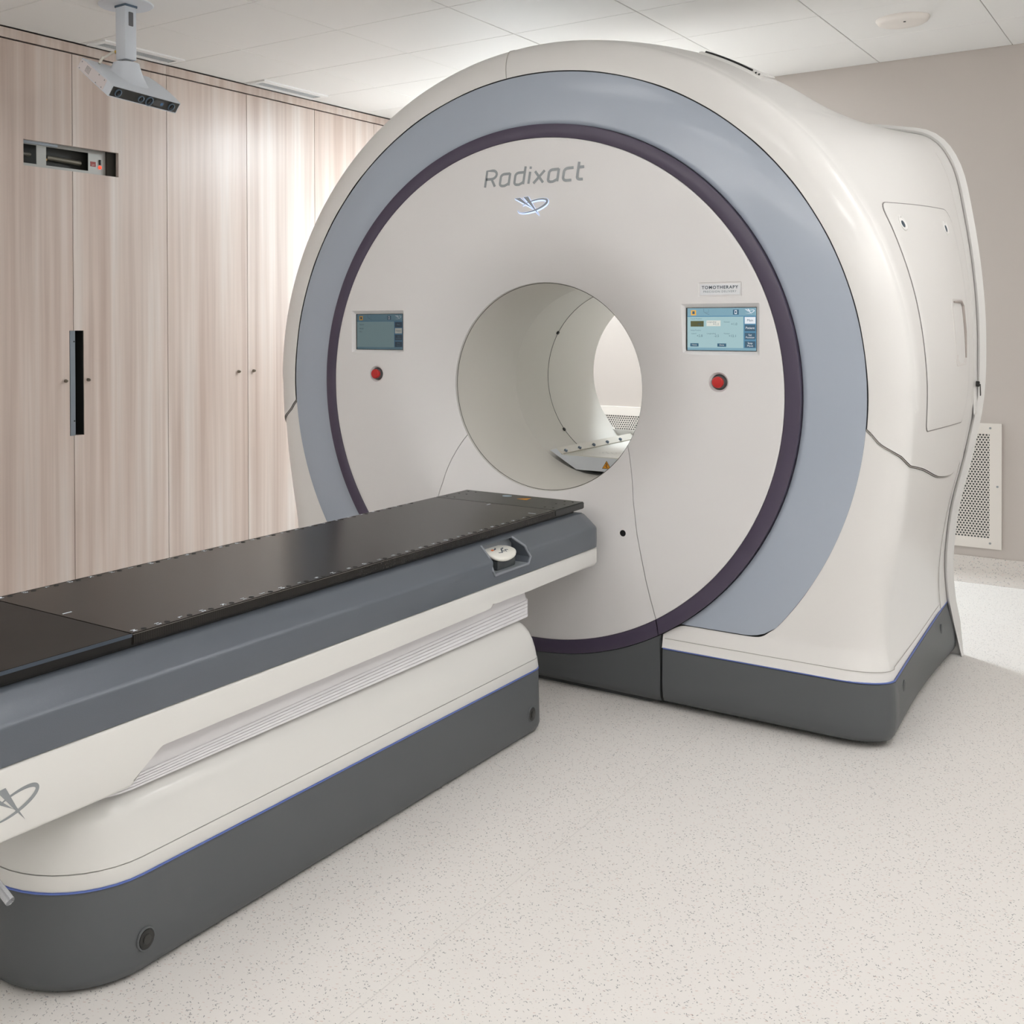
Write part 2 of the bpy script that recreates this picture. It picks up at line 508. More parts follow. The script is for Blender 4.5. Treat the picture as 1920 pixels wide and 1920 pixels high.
for k, (x, y, p) in enumerate(LAMPS):
    i, j = cell_of(x, y)
    x0, x1 = tx[i], (tx[i + 1] if i + 1 < len(tx) else XR); y1, y0 = ty[j], ty[j + 1]
    t = thing('ceiling_lamp', lampnames[k], 'lamp', ((x0 + x1) / 2, (y0 + y1) / 2, ZCEIL), 'ceiling lamps')
    bm = bmesh.new()
    for q in ((x0, x1, y0, y0 + .03), (x0, x1, y1 - .03, y1), (x0, x0 + .03, y0 + .03, y1 - .03), (x1 - .03, x1, y0 + .03, y1 - .03)):
        add_box(bm, q[0], q[1], q[2], q[3], ZCEIL - .004, ZCEIL + .011)
    obj('lamp_frame', bm, FRAME, t)
    obj('diffuser', box(x0 + .03, x1 - .03, y0 + .03, y1 - .03, ZCEIL, ZCEIL + .009), DIFF, t)

# unseen cove ledges and wall lamp body, added to house the extra lights
bm = bmesh.new(); add_box(bm, 3.40, XR, -4.9, 2.1, 2.38, 2.42); add_box(bm, 3.40, 3.425, -4.9, 2.1, 2.42, 2.50)
struct(obj('added_cove_ledge_1', bm, TILE))
bm = bmesh.new(); add_box(bm, -2.8, 3.38, YF, -5.30, 2.38, 2.42); add_box(bm, -2.8, 3.38, -5.325, -5.30, 2.42, 2.50)
struct(obj('added_cove_ledge_2', bm, TILE))
wl = thing('added_wall_lamp', 'tall white wall lamp, added unseen behind the scanner to light ceiling and cabinets', 'lamp', (-1.75, 2.92, 1.2))
obj('lamp_body', box(-2.03, -1.47, 2.885, YB, 1.17, 2.33, bev=.008), FRAME, wl)
obj('diffuser', box(-2.0, -1.5, 2.878, 2.886, 1.2, 2.3), mat('added_wall_lamp_diffuser', (.9, .9, .88), .5, emit=(.9, .96, 1), es=.5), wl)

# ------------------------------------------------------------------ gantry surface maths  (BODY-BEGIN)
ZA = 1.16
def cir(r, ph):
    ph = math.radians(ph); return (r * math.sin(ph), ZA + r * math.cos(ph))
PH = [0, 12, 24, 34, 43, 50, 57, 66, 76, 86]
RO, RF, RM = 1.267, 1.400, 1.455
KO = [cir(RO, p) for p in PH] + [cir(RO, p) for p in (94, 103, 113, 122, 129)] + [(.940, .3205), (.918, .3055), (.895, .300), (.855, .2985), (.750, .2985), (.66, .2985), (.614, .292), (.557, .256)]
KF = [(*cir(RF, p), .11) for p in PH] + [(1.393, 1.05, .11), (1.375, .83, .11), (1.345, .64, .11), (1.315, .46, .11), (1.312, .33, .11), (1.335, .21, .10),
      (1.327, .21, .058), (1.305, .21, .022), (1.255, .21, .003), (1.05, .21, .0), (.85, .21, .0), (.65, .21, .0), (.557, .21, .0)]
KB = [(0, 2.56), cir(1.40, 12), cir(1.39, 24), (.79, 2.315), (1.05, 2.262), (1.205, 2.215), (1.292, 2.085), (1.338, 1.87), (1.373, 1.61), (1.388, 1.36),
      (1.381, 1.10), (1.338, .85), (1.290, .64), (1.268, .46), (1.265, .33), (1.275, .21)]
YR = 1.38
YM = .50
def cr(pts, k):
    n = len(pts) - 1
    k = min(max(k, 0), n); i = min(int(k), n - 1); f = k - i
    p0 = pts[max(i - 1, 0)]; p1 = pts[i]; p2 = pts[i + 1]; p3 = pts[min(i + 2, n)]
    return tuple(0.5 * ((2 * b_) + (-a_ + c_) * f + (2 * a_ - 5 * b_ + 4 * c_ - d) * f * f + (-a_ + 3 * b_ - 3 * c_ + d) * f ** 3)
                 for a_, b_, c_, d in zip(p0, p1, p2, p3))
KO0 = [(-KO[1][0], KO[1][1])] + KO
def kk(pts, k):          # mirrored at the top so the crown stays smooth
    ext = [(-pts[1][0],) + tuple(pts[1][1:])] + list(pts)
    return cr(ext, k + 1)
def Opt(k): return kk(KO, k)
def Fpt(k): return kk(KF, k)
def Bpt(k): return kk(KB, k)
def Mpt(k):
    Fx, Fz, Fy = Fpt(k); Bx, Bz = Bpt(k)
    u = .33
    x, z = Fx + (Bx - Fx) * u, Fz + (Bz - Fz) * u
    if k < 3: wgt = 1
    elif k < 5: wgt = (5 - k) / 2
    else: wgt = 0
    x2, z2 = cir(RM, 0) if False else (Fx * RM / RF, ZA + (Fz - ZA) * RM / RF)
    bul = .022 if k < 12 else .022 * max(0, (15 - k) / 3)
    x, z = x + bul * (1 if k > 4 else 0), z
    return (x2 * wgt + x * (1 - wgt), z2 * wgt + z * (1 - wgt))
SIDE_Z = [(.21, 1.335), (.33, 1.312), (.46, 1.315), (.64, 1.345), (.83, 1.375), (1.05, 1.393), (1.26, 1.396)]
def side_x(z):
    if z <= .21: return 1.335
    return cr([q[1] for q in SIDE_Z] and [(q[1],) for q in SIDE_Z], sum(min(1, max(0, (z - z0) / (z1 - z0))) for (z0, _), (z1, _) in zip(SIDE_Z, SIDE_Z[1:])))[0]
def front_y(x, z):
    """depth of the front face: flat, rolling back over the last 13 cm before the side"""
    y0 = .026 * min(1, max(0, (z - .21) / .10))
    r = math.hypot(x, z - ZA)
    d = RF - r if z > 1.16 else side_x(z) - x
    if .95 < z <= 1.16: d = min(d, RF - r + .01)
    R = .128 if z > .6 else .128 + .03 * (.6 - z) / .4
    e = min(1, max(0.0, 1 - d / R))
    return y0 + (.11 - y0) * (1 - math.sqrt(max(0, 1 - e * e)))
def S(k, s):
    """shell surface: s 0..1 front face from the ring opening to the ridge, 1..2 side from the ridge to the rear."""
    Fx, Fz, Fy = Fpt(k)
    if s <= 1:
        Ox, Oz = Opt(k)
        x, z = Ox + (Fx - Ox) * s, Oz + (Fz - Oz) * s
        y = front_y(x, z)
        if k < 9.6: y += (Fy - y) * max(0, (s - .9) / .1) ** 2
        return (x, y, z)
    Fy = front_y(Fx, Fz) if k > 14.0 else Fy
    v = s - 1
    Bx, Bz = Bpt(k); Mx, Mz = Mpt(k)
    y = Fy + (YR - Fy) * v
    vm = (YM - .11) / (YR - .11)
    l0 = (v - vm) * (v - 1) / ((0 - vm) * (0 - 1)); l1 = v * (v - 1) / (vm * (vm - 1)); l2 = v * (v - vm) / (1 - vm)
    return (Fx * l0 + Mx * l1 + Bx * l2, y, Fz * l0 + Mz * l1 + Bz * l2)
def seam_k(s):
    pts = [(0, 10.05), (.33, 10.24), (.82, 10.37), (1.06, 10.56), (1.36, 10.93), (1.7, 11.1), (2, 10.92)]
    for i, ((a0, k0), (a1, k1)) in enumerate(zip(pts, pts[1:])):
        if s <= a1 or i == len(pts) - 2:
            return cr([(q[1],) for q in pts], i + (s - a0) / (a1 - a0))[0]
# (BODY-END)
SS = [0, .15, .3, .4, .5, .58, .66, .72, .77, .82, .86, .89, .92, .945, .965, .98, .99, 1.0] + [1 + i / 28 for i in range(1, 29)]
SV = SS

gantry = thing('radiotherapy_scanner', 'large white ring shaped radiotherapy scanner with silver and aubergine front rings and grey base', 'medical scanner', (0, .7, 0))

def shell_half(bm, k0f, k1f, nk, sgn, inset=0.0, slist=SS, sharpk=None):
    rows = []
    for s in slist:
        k0 = k0f(s); k1 = k1f(s); row = []
        for i in range(nk + 1):
            x, y, z = S(k0 + (k1 - k0) * i / nk, s)
            ins = inset * min(1, (2 - s) / .2) if s > 1.8 else inset
            row.append((sgn * max(0, x - ins), y + (inset if s < 1 else 0), z))
        rows.append(row)
    add_grid(bm, rows)

bm = bmesh.new()
for sg in (1, -1):
    shell_half(bm, lambda s: 0, seam_k, 90, sg)
bmesh.ops.remove_doubles(bm, verts=bm.verts[:], dist=1e-5)
obj('upper_cover', bm, W, gantry, ang=60)
for sg in (1, -1):
    bm = bmesh.new()
    shell_half(bm, lambda s: seam_k(s) + .035, lambda s: 15, 44, sg, .005)
    shell_half(bm, lambda s: 15, lambda s: 22, 44, sg, .005, [s for s in SS if s <= 1])
    # return lip that closes the recessed step
    A = [S(seam_k(s) + .0, s) for s in SS]; B = [S(seam_k(s) + .05, s) for s in SS]
    add_grid(bm, [[(sg * (p[0] - .012), p[1] + .006 * (p[1] < .12), p[2]) for p in A], [(sg * (p[0] - .0045), p[1] + .004 * (p[1] < .12), p[2]) for p in B]])
    bmesh.ops.remove_doubles(bm, verts=bm.verts[:], dist=1e-5)
    o = obj('lower_cover', bm, W, gantry, ang=60)
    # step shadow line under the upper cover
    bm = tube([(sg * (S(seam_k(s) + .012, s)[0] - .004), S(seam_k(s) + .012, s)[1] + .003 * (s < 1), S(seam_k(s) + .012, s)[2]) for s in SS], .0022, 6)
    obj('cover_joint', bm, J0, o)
# rear closing wall and rear cover rim
bm = bmesh.new()
KKs = [15 * i / 60 for i in range(61)]
outer = [Bpt(k) for k in KKs]
outl = outer + [(1.292, .12), (1.335, FZ + .001)]
loop = outl + [(-x, z) for x, z in outl[::-1]][:-1]
def offs(lp, d):
    out = []; n = len(lp)
    for i in range(n):
        p0 = Vector(lp[i - 1]); p1 = Vector(lp[(i + 1) % n]); t = (p1 - p0).normalized()
        nn = Vector((t.y, -t.x)) * -1
        out.append((lp[i][0] + nn.x * d, lp[i][1] + nn.y * d))
    return out
rings = []
for d, y in ((-.012, YR - .012), (-.005, YR - .006), (-.0008, YR - .001), (.0, YR + .003), (.0, YR + .018), (-.005, YR + .028), (-.03, YR + .032)):
    rings.append([(x, y, z) for x, z in offs(loop, -d)])
add_grid(bm, rings, closed_u=True)
n = len(loop)
# annulus to the bore
mid = rings[-1]
inn = []
for (x, y, z) in mid:
    an = math.atan2(z - ZA, x); inn.append((.44 * math.cos(an), YR + .06, ZA + .44 * math.sin(an)))
add_grid(bm, [mid, inn], closed_u=True)
bmesh.ops.remove_doubles(bm, verts=bm.verts[:], dist=1e-5)
obj('rear_cover', bm, W, gantry, ang=50)

# base skirts ------------------------------------------------------
def plan_path(sg):
    P = []
    for i in range(29):                      # front edge from the joint to the corner
        k = 22 - 7 * i / 28
        x, z, y = Fpt(k); P.append((x, front_y(x, z)))
    for i in range(1, 23):
        x, y, z = S(15, 1 + i / 22); P.append((x, y))
    return [(sg * x, y) for x, y in P]
def skirt(sg):
    P = plan_path(sg); n = len(P); nr = []
    for i in range(n):
        t = Vector(P[min(i + 1, n - 1)]) - Vector(P[max(i - 1, 0)]); t.normalize()
        q = Vector((t.y, -t.x)) * sg; nr.append(q)
    rows = []
    for z, d in ((.205, -.05), (.2055, -.004), (.203, .001), (.15, .003), (.09, .005), (.055, .003), (.025, -.003), (.008, -.014), (.002, -.03), (.001, -.2)):
        row = []
        for i in range(n):
            fl = .045 * max(0, (P[i][1] - .5) / .92) ** 1.5 * (1 - z / .205)       # flares out toward the rear foot
            q = Vector(P[i]) + nr[i] * (d + fl); row.append((q.x, q.y, z))
        rows.append(row)
    bm = bmesh.new(); add_grid(bm, rows)
    # end wall at the joint
    try: bm.faces.new([bm.verts.new(r[0]) for r in rows[1:-1]])
    except Exception: pass
    return bm
for sg in (1, -1):
    o = obj('base_skirt', skirt(sg), SKIRT, gantry, ang=50)
    P = plan_path(sg); n = len(P); rows = [[], [], []]
    for i in range(n):
        t = Vector(P[min(i + 1, n - 1)]) - Vector(P[max(i - 1, 0)]); t.normalize(); q = Vector((t.y, -t.x)) * sg
        for r, (z, d) in zip(rows, ((.2105, -.003), (.209, .0015), (.2062, .0005))):
            p = Vector(P[i]) + q * d; r.append((p.x, p.y, z))
    bm = bmesh.new(); add_grid(bm, rows)
    obj('light_line', bm, LED, o, ang=80)
    for v, zz in ((.12, .150), (.80, .150)):
        x, y, z = S(15, 1 + v)
        obj('skirt_catch', lathe([(.02, 0), (.02, .006), (.013, .009)], (sg * (x - .001 + .045 * max(0, (y - .5) / .92) ** 1.5 * .3), y, zz), (sg, 0, 0), 20), SKIRT, o)

# front rings --------------------------------------------------------
BN = [(.43, -31.0), (.50, -36.5), (.60, -44.0), (.70, -49.5), (.816, -54.2), (.92, -56.6), (1.0, -58.0), (1.06, -59.3)]
def bang(r):
    for (r0, a0), (r1, a1) in zip(BN, BN[1:]):
        if r <= r1: return a0 + (a1 - a0) * (r - r0) / (r1 - r0)
    return BN[-1][1]
def ydisc(r):
    return .0 if r >= .70 else .115 * ((.70 - r) / .27) ** 1.75
def sector(bm, rlist, th0, th1, nth, yf, thick):
    """closed solid: grid in (r, angle) with thickness."""
    fr, bk = [], []
    for r in rlist:
        a0 = th0(r); a1 = th1(r); rf = []; rb = []
        for i in range(nth + 1):
            an = math.radians(a0 + (a1 - a0) * i / nth)
            rf.append((r * math.cos(an), yf(r), ZA + r * math.sin(an))); rb.append((r * math.cos(an), yf(r) + thick, ZA + r * math.sin(an)))
        fr.append(rf); bk.append(rb)
    VF = add_grid(bm, fr); VB = add_grid(bm, bk)
    nr = len(rlist)
    for i in range(nth):
        bm.faces.new((VF[0][i], VF[0][i + 1], VB[0][i + 1], VB[0][i])); bm.faces.new((VF[-1][i], VF[-1][i + 1], VB[-1][i + 1], VB[-1][i]))
    for i in range(nr - 1):
        bm.faces.new((VF[i][0], VF[i + 1][0], VB[i + 1][0], VB[i][0])); bm.faces.new((VF[i][-1], VF[i + 1][-1], VB[i + 1][-1], VB[i][-1]))
gapdeg = lambda r: math.degrees(.0016 / r)
RL = [.428, .432, .44, .45, .465, .48, .50, .52, .545, .57, .60, .63, .66, .70, .78, .86, .93, .985, .9965, 1.0]
yd = lambda r: ydisc(r) + (.0012 if r > .999 else 0)
bm = bmesh.new()
sector(bm, RL, lambda r: bang(r) + gapdeg(r), lambda r: 180 - bang(r) - gapdeg(r), 180, yd, .045)
disc = obj('front_disc', bm, W2, gantry)
bm = bmesh.new()
sector(bm, RL, lambda r: -180 - bang(r) + gapdeg(r), lambda r: bang(r) - gapdeg(r), 60, yd, .045)
lowp = obj('lower_front_panel', bm, W2, gantry)
PR = [1.0015, 1.004, 1.028, 1.050, 1.0545]
yp = lambda r: -.001 + (.0015 if r < 1.003 or r > 1.053 else 0)
bm = bmesh.new(); sector(bm, PR, lambda r: bang(r) + gapdeg(r) * 1.5, lambda r: 180 - bang(r) - gapdeg(r) * 1.5, 180, yp, .042)
obj('aubergine_ring', bm, PUR, gantry)
bm = bmesh.new(); sector(bm, PR, lambda r: -180 - bang(r) + gapdeg(r) * 1.5, lambda r: bang(r) - gapdeg(r) * 1.5, 60, yp, .042)
obj('aubergine_ring', bm, PUR, gantry)
# silver ring with flat bottoms
def rlim(r):
    zl = -.857
    if r > 1.215: zl += .047 * (1 - math.sqrt(max(0, 1 - ((r - 1.215) / .048) ** 2)))
    return math.degrees(math.asin(zl / r))
GR = [1.057, 1.062] + [1.062 + (1.2625 - 1.062) * i / 16 for i in range(1, 17)]
yg = lambda r: .022 + (.003 if r < 1.06 else 0) + .006 * max(0, (r - 1.15) / .11) ** 2
bm = bmesh.new(); sector(bm, GR, rlim, lambda r: 180 - rlim(r), 200, yg, .012)
obj('silver_ring', bm, RING, gantry)
# dark channel behind the ring joints
bm = bmesh.new(); add_lathe(bm, [(.99, .05), (1.275, .05)], (0, 0, ZA), (0, 1, 0), 120, False, False)
obj('joint_backing', bm, mat('joint_dark_grey', rgb(84, 86, 88), .7), gantry)

# toe under the rings
bm = bmesh.new()
xs = [-.5445 + 1.089 * i / 40 for i in range(41)]
rows = []
zt = lambda x: ZA - math.sqrt(1.0565 ** 2 - min(abs(x), .55) ** 2)
for f, dy in ((0, .03), (0, .004), (.12, .0), (.35, .004), (.6, .006), (.8, .004), (.92, .008), (1, .022), (1, .15)):
    rows.append([(x, dy + .012 * (abs(x) / .55) ** 6 * 0, (zt(x) - .001) * (1 - f) + .003 * f) for x in xs])
add_grid(bm, rows)
for e in (0, -1):
    bm.faces.new([bm.verts.new(r[e]) for r in rows])
bmesh.ops.remove_doubles(bm, verts=bm.verts[:], dist=1e-5)
obj('toe_panel', bm, TOE, gantry, ang=50)
for sg in (1, -1):
    obj('toe_gap', box(min(sg * .53, sg * .60), max(sg * .53, sg * .60), .016, .03, .012, .25), DARK, gantry)

# bore ---------------------------------------------------------------
bm = bmesh.new()
add_lathe(bm, [(.430, .12), (.425, .128), (.425, .628), (.4235, .632), (.425, .636), (.425, .948), (.423, .952), (.425, .956), (.425, 1.462), (.430, 1.472), (.45, 1.474)], (0, 0, ZA), (0, 1, 0), 96, False, False)
obj('bore_lining', bm, WIN, gantry)
for y, rr in ((.952, .0022), (.126, .0011)):
    bm = tube([(.4245 * math.cos(2 * math.pi * i / 96), y, ZA + .4245 * math.sin(2 * math.pi * i / 96)) for i in range(96)], rr, 6, closed=True)
    obj('bore_joint', bm, mat('joint_grey', rgb(96, 96, 92), .6), gantry)
for an in (150, 218, 38, -38):
    q = math.radians(an)
    p0 = Vector((.424 * math.cos(q), .945, ZA + .424 * math.sin(q)))
    obj('bore_bolt', lathe([(.009, 0), (.009, .006), (.006, .008)], p0, (-math.cos(q), 0, -math.sin(q)), 12), BLACK, gantry)

# screens, plate, buttons, cut into the disc -----------------------------
def frust(x0, x1, z0, z1, d, m_, r=.004):
    bm = bmesh.new()
    A = rrect(x0 - m_, x1 + m_, z0 - m_, z1 + m_, r); B = rrect(x0, x1, z0, z1, r)
    A = [bm.verts.new((u, -.004, v)) for u, v in A]; A2 = [bm.verts.new((v_.co.x, 0.0001, v_.co.z)) for v_ in A]; B = [bm.verts.new((u, d, v)) for u, v in B]
    n = len(A)
    bm.faces.new(A[::-1]); bm.faces.new(B)
    for P, Q in ((A, A2), (A2, B)):
        for i in range(n): bm.faces.new((P[i], P[(i + 1) % n], Q[(i + 1) % n], Q[i]))
    return bm
SCR = (.642, .900, 1.318, 1.476); SCL = (-.892, -.634, 1.304, 1.464)
PLATE = (.700, .845, 1.521, 1.560)
cuts = [frust(*SCR, .016, .014), frust(*SCL, .016, .014), frust(PLATE[0] - .004, PLATE[1] + .004, PLATE[2] - .004, PLATE[3] + .004, .003, .003)]
BTN = [(.768, 1.206), (-.768, 1.198)]
for bx, bz in BTN:
    cuts.append(lathe([(.036, -.004), (.036, .0001), (.029, .008), (.029, .022)], (bx, 0, bz), (0, 1, 0), 36))
boolean_cut(disc, cuts)
# small black spy hole in the lower panel's neighbour
boolean_cut(lowp, [lathe([(.0125, -.01), (.0125, .012)], (.397, 0, .619), (0, 1, 0), 24)])
obj('sensor_window', lathe([(.0122, .004), (.0122, .011)], (.397, 0, .619), (0, 1, 0), 24), BLACKG, gantry)

def emat(name, c, s=.85):
    return mat(name, tuple(v * .15 for v in c), .25, emit=c, es=s)
def screen(rect, lit):
    x0, x1, z0, z1 = rect; yb = .0135
    sc = obj('screen', box(x0 + .0005, x1 - .0005, yb, .02, z0 + .0005, z1 - .0005), BLACKG, gantry)
    wd, ht = x1 - x0, z1 - z0
    k = 1.0 if lit else .36
    cols = {'bg': rgb(122, 160, 176), 'line': rgb(84, 134, 164), 'panel': rgb(158, 189, 194), 'dark': rgb(62, 92, 112), 'white': rgb(224, 230, 236),
            'olive': rgb(82, 84, 50), 'cream': rgb(214, 216, 208), 'orange': rgb(226, 172, 78), 'ink': rgb(92, 116, 128), 'btn': rgb(52, 92, 116), 'navy': rgb(50, 70, 90)}
    names = list(cols)
    mats = [emat('screen_' + n_, tuple(v * (k if lit else (k * (.8 if n_ in ('bg', 'panel') else .9))) for v in cols[n_])) for n_ in names]
    bm = bmesh.new()
    dz = [0]
    def R(u0, u1, v0, v1, n_, lift):
        P = [(u0, v0), (u1, v0), (u1, v1), (u0, v1)]
        f = bm.faces.new([bm.verts.new((x0 + u * wd, yb - .0002 * lift, z1 - v * ht)) for u, v in P]); f.material_index = names.index(n_)
    R(.022, .995, .015, .985, 'bg', 1)
    R(.022, .995, .195, .215, 'line', 2)
    R(.022, .82, .215, .925, 'panel', 2); R(.82, .995, .215, .925, 'line', 2)
    R(.075, .15, .06, .18, 'orange', 3); R(.095, .13, .085, .15, 'dark', 4)
    R(.675, .755, .055, .17, 'btn', 3); R(.697, .73, .07, .155, 'white', 4); R(.704, .723, .085, .14, 'btn', 5)
    if lit:
        R(.07, .26, .31, .44, 'olive', 3); R(.30, .50, .30, .43, 'cream', 3)
        R(.065, .185, .825, .90, 'btn', 3); R(.455, .58, .825, .90, 'btn', 3)
        side = [('white', .225, .375), ('dark', .40, .545), ('dark', .58, .73), ('dark', .77, .915)]
    else:
        side = [('navy', .235, .375), ('cream', .40, .545), ('navy', .58, .73), ('navy', .77, .915)]
    for n_, v0, v1 in side: R(.838, .985, v0, v1, n_, 3)
    obj('screen_graphics', bm, mats, sc, recalc=False)
    def T(s, u, v, size, n_, al='CENTER', bold=0):
        fn = lambda X, Y, d: (x0 + u * wd + X, yb - .0012, z1 - v * ht + Y)
        obj('screen_lettering', text_mesh(s, size, fn, al, bold=bold), mats[names.index(n_)], sc, recalc=False)
    bmt = bmesh.new()
    if lit:
        T('+1.1', .48, .385, .0125, 'ink', 'RIGHT'); T('+1.0', .735, .385, .0125, 'ink', 'RIGHT'); T('+0.1', .25, .385, .0115, 'dark', 'RIGHT')
        T('+2.8', .245, .655, .0125, 'ink', 'RIGHT'); T('-2.5', .48, .655, .0125, 'ink', 'RIGHT'); T('+12.1', .725, .655, .0125, 'ink', 'RIGHT')
        for s, u, v in (('Lateral', .08, .60), ('Longitudinal', .305, .60), ('Vertical', .545, .60), ('Longitudinal', .31, .335), ('Vertical', .545, .335)):
            T(s, u, v, .0068, 'ink', 'LEFT')
        T('Couch Position', .07, .26, .0068, 'ink', 'LEFT'); T('Setup Position', .07, .525, .0068, 'ink', 'LEFT')
        T('Main', .912, .30, .0115, 'btn'); T('Patient', .912, .472, .0115, 'white'); T('Set', .912, .63, .0095, 'white'); T('Position', .912, .685, .0095, 'white')
        T('Stop', .912, .815, .0095, 'white'); T('Move', .912, .875, .0095, 'white'); T('Home', .125, .862, .0075, 'cream'); T('Done', .518, .862, .0075, 'cream')
    else:
        T('Patient', .08, .30, .009, 'ink', 'LEFT'); T('Ready', .08, .41, .009, 'ink', 'LEFT'); T('Plan', .08, .50, .009, 'ink', 'LEFT')
        for s, v, n_ in (('Main', .30, 'bg'), ('Patient', .472, 'ink'), ('Set', .63, 'bg'), ('Position', .685, 'bg'), ('Stop', .815, 'bg'), ('Move', .875, 'bg')):
            T(s, .912, v, .009, n_)
    # small emblem and stroke icon in the header
    e = lambda U, V, d: (x0 + .905 * wd + U * .034, yb - .0012, z1 - .105 * ht + V * .034)
    emblem(bmt, e, names.index('white'))
    icon = [(.26, .03), (.262, .10), (.30, .14), (.34, .165)]
    ribbon(bmt, [(x0 + u * wd, z1 - v * ht) for u, v in icon], .0012, lambda u, v, d: (u, yb - .0012, v), names.index('ink'))
    ribbon(bmt, [(x0 + u * wd, z1 - v * ht) for u, v in ((.285, .115), (.33, .11), (.33, .04))], .0008, lambda u, v, d: (u, yb - .0012, v), names.index('ink'))
    o_ = obj('screen_icons', bmt, mats, sc, recalc=False); o_['kind'] = 'stuff'
    return sc

def emblem(bm, fn, mi=0, lift=(0, -.0001, 0)):
    """two wedges meeting an orbit: U in [-.5,.5], V about [-.3,.3]."""
    for tri in (((-.50, .26), (-.33, .27), (.03, -.05), (.10, -.10)), ((-.23, .28), (-.08, .29), (.11, -.06), (.26, -.30), (.08, -.09))):
        bm.faces.new([bm.verts.new(Vector(fn(u, v, 0)) + Vector(lift) * (1 if tri[0][0] < -.4 else 2)) for u, v in tri]).material_index = mi
    pts, wd = [], []
    for i in range(41):
        t = math.radians(128 - 318 * i / 40)
        u, v = .455 * math.cos(t), .145 * math.sin(t)
        ro = math.radians(16)
        pts.append((.045 + u * math.cos(ro) - v * math.sin(ro), .0 + u * math.sin(ro) + v * math.cos(ro)))
        wd.append(.012 + .055 * max(0, math.sin(math.pi * min(1, i / 40 * 1.15))) )
    ribbon(bm, pts, wd, fn, mi)

screen(SCR, True)
screen(SCL, False)
pl = obj('name_plate', prism(rrect(*PLATE[:2], *PLATE[2:], .002), XZ, .0008, .0032), mat('plate_white', rgb(228, 230, 233), .4), gantry)
fx = lambda cx, cz: (lambda X, Y, d: (cx + X, .0002, cz + Y))
pcx = (PLATE[0] + PLATE[1]) / 2
obj('plate_lettering', text_mesh('TOMOTHERAPY', .0158, fx(pcx, 1.5475), space=1.22, bold=.00035), DARKTXT, pl, recalc=False)
obj('plate_lettering', text_mesh('PRECISION DELIVERY', .0105, fx(pcx, 1.5325), space=1.24), mat('plate_small_text', rgb(120, 132, 140), .5), pl, recalc=False)
for bx, bz in BTN:
    o = obj('emergency_stop', lathe([(.0285, .021), (.026, .012), (.0225, .008), (.0215, .002)], (bx, 0, bz), (0, 1, 0), 36), STEEL, gantry)
    obj('red_button', lathe([(.019, .004), (.0205, -.004), (.0205, -.012), (.018, -.0155), (.010, -.0165)], (bx, 0, bz), (0, 1, 0), 36), RED, o)

# big lettering drawn with monoline strokes
def radix():
    """word drawn stroke by stroke; letter box 1 unit high for capitals"""
    Q = []
    def arc(cx, cy, rx, ry, a0, a1, n=8):
        return [(cx + rx * math.cos(math.radians(a0 + (a1 - a0) * i / n)), cy + ry * math.sin(math.radians(a0 + (a1 - a0) * i / n))) for i in range(n + 1)]
    xh = .70
    def add(x, *strokes):
        for s in strokes: Q.append([(x + px, py) for px, py in s])
    def a_(x):
        add(x, [(.48, xh)] + [(.24, xh)] + arc(.18, xh - .18, .18, .18, 90, 180, 5) + [(0, .18)] + arc(.16, .16, .16, .16, 180, 270, 5) + [(.26, 0), (.40, .07), (.45, .12)], [(.48, xh + .03), (.48, 0)])
    def c_(x):
        add(x, [(.46, xh), (.24, xh)] + arc(.19, xh - .19, .19, .19, 90, 180, 5) + [(0, .19)] + arc(.19, .19, .19, .19, 180, 270, 5) + [(.44, 0)])
    def d_(x):
        add(x, [(.48, xh), (.24, xh)] + arc(.18, xh - .18, .18, .18, 90, 180, 5) + [(0, .18)] + arc(.16, .16, .16, .16, 180, 270, 5) + [(.26, 0), (.40, .07), (.45, .12)], [(.48, 1.04), (.48, 0)])
    add(0, [(0, 0), (0, .97), (.30, .97)] + arc(.30, .72, .25, .25, 90, -90, 10) + [(.0, .47)], [(.30, .47), (.54, 0)])
    a_(.80); d_(1.58)
    add(2.34, [(0, xh), (0, 0)], [(0, .86), (0, 1.0)])
    add(2.60, [(0, xh), (.50, 0)], [(.50, xh), (0, 0)])
    a_(3.34); c_(4.10)
    add(4.80, [(0, 1.0), (0, .16)] + arc(.16, .16, .16, .16, 180, 270, 5) + [(.30, 0)], [(0, xh), (.28, xh)])
    return Q
bm = bmesh.new()
hgt = .068; xw = .064 * 1.30
for si, st in enumerate(radix()):
    L_ = lambda u, v: (-.206 + u * .0865 + v * hgt * .17, 1.980 + v * hgt + 0 * u)
    ribbon(bm, [L_(u, v) for u, v in st], .0105, lambda u, v, d: (u, -.0008 - .00008 * si, v))
gtx = obj('lettering', bm, GREYTXT, gantry, recalc=False)
# backlit emblem
halo = bmesh.new(); emblem(halo, lambda U, V, d: (.008 + U * .150, -.0006, 1.888 + V * .135))
bm = bmesh.new()
emblem(bm, lambda U, V, d: (.008 + U * .150, -.0016, 1.890 + V * .135))
emb = obj('emblem', bm, GREYTXT, gantry, recalc=False)
# lit edge: the same mark, wider, a millimetre behind
for v in halo.verts: pass
bm2 = bmesh.new()
for dx, dz in ((-.0025, 0), (.0025, 0), (0, .002), (.0005, -.0045), (.0025, -.003)):
    emblem(bm2, lambda U, V, d: (.008 + dx + U * .150, -.0008, 1.889 + dz + V * .135))
halo.free()
obj('emblem_light', bm2, mat('emblem_glow', rgb(215, 224, 240), .4, emit=rgb(200, 215, 245), es=.5), emb, recalc=False)

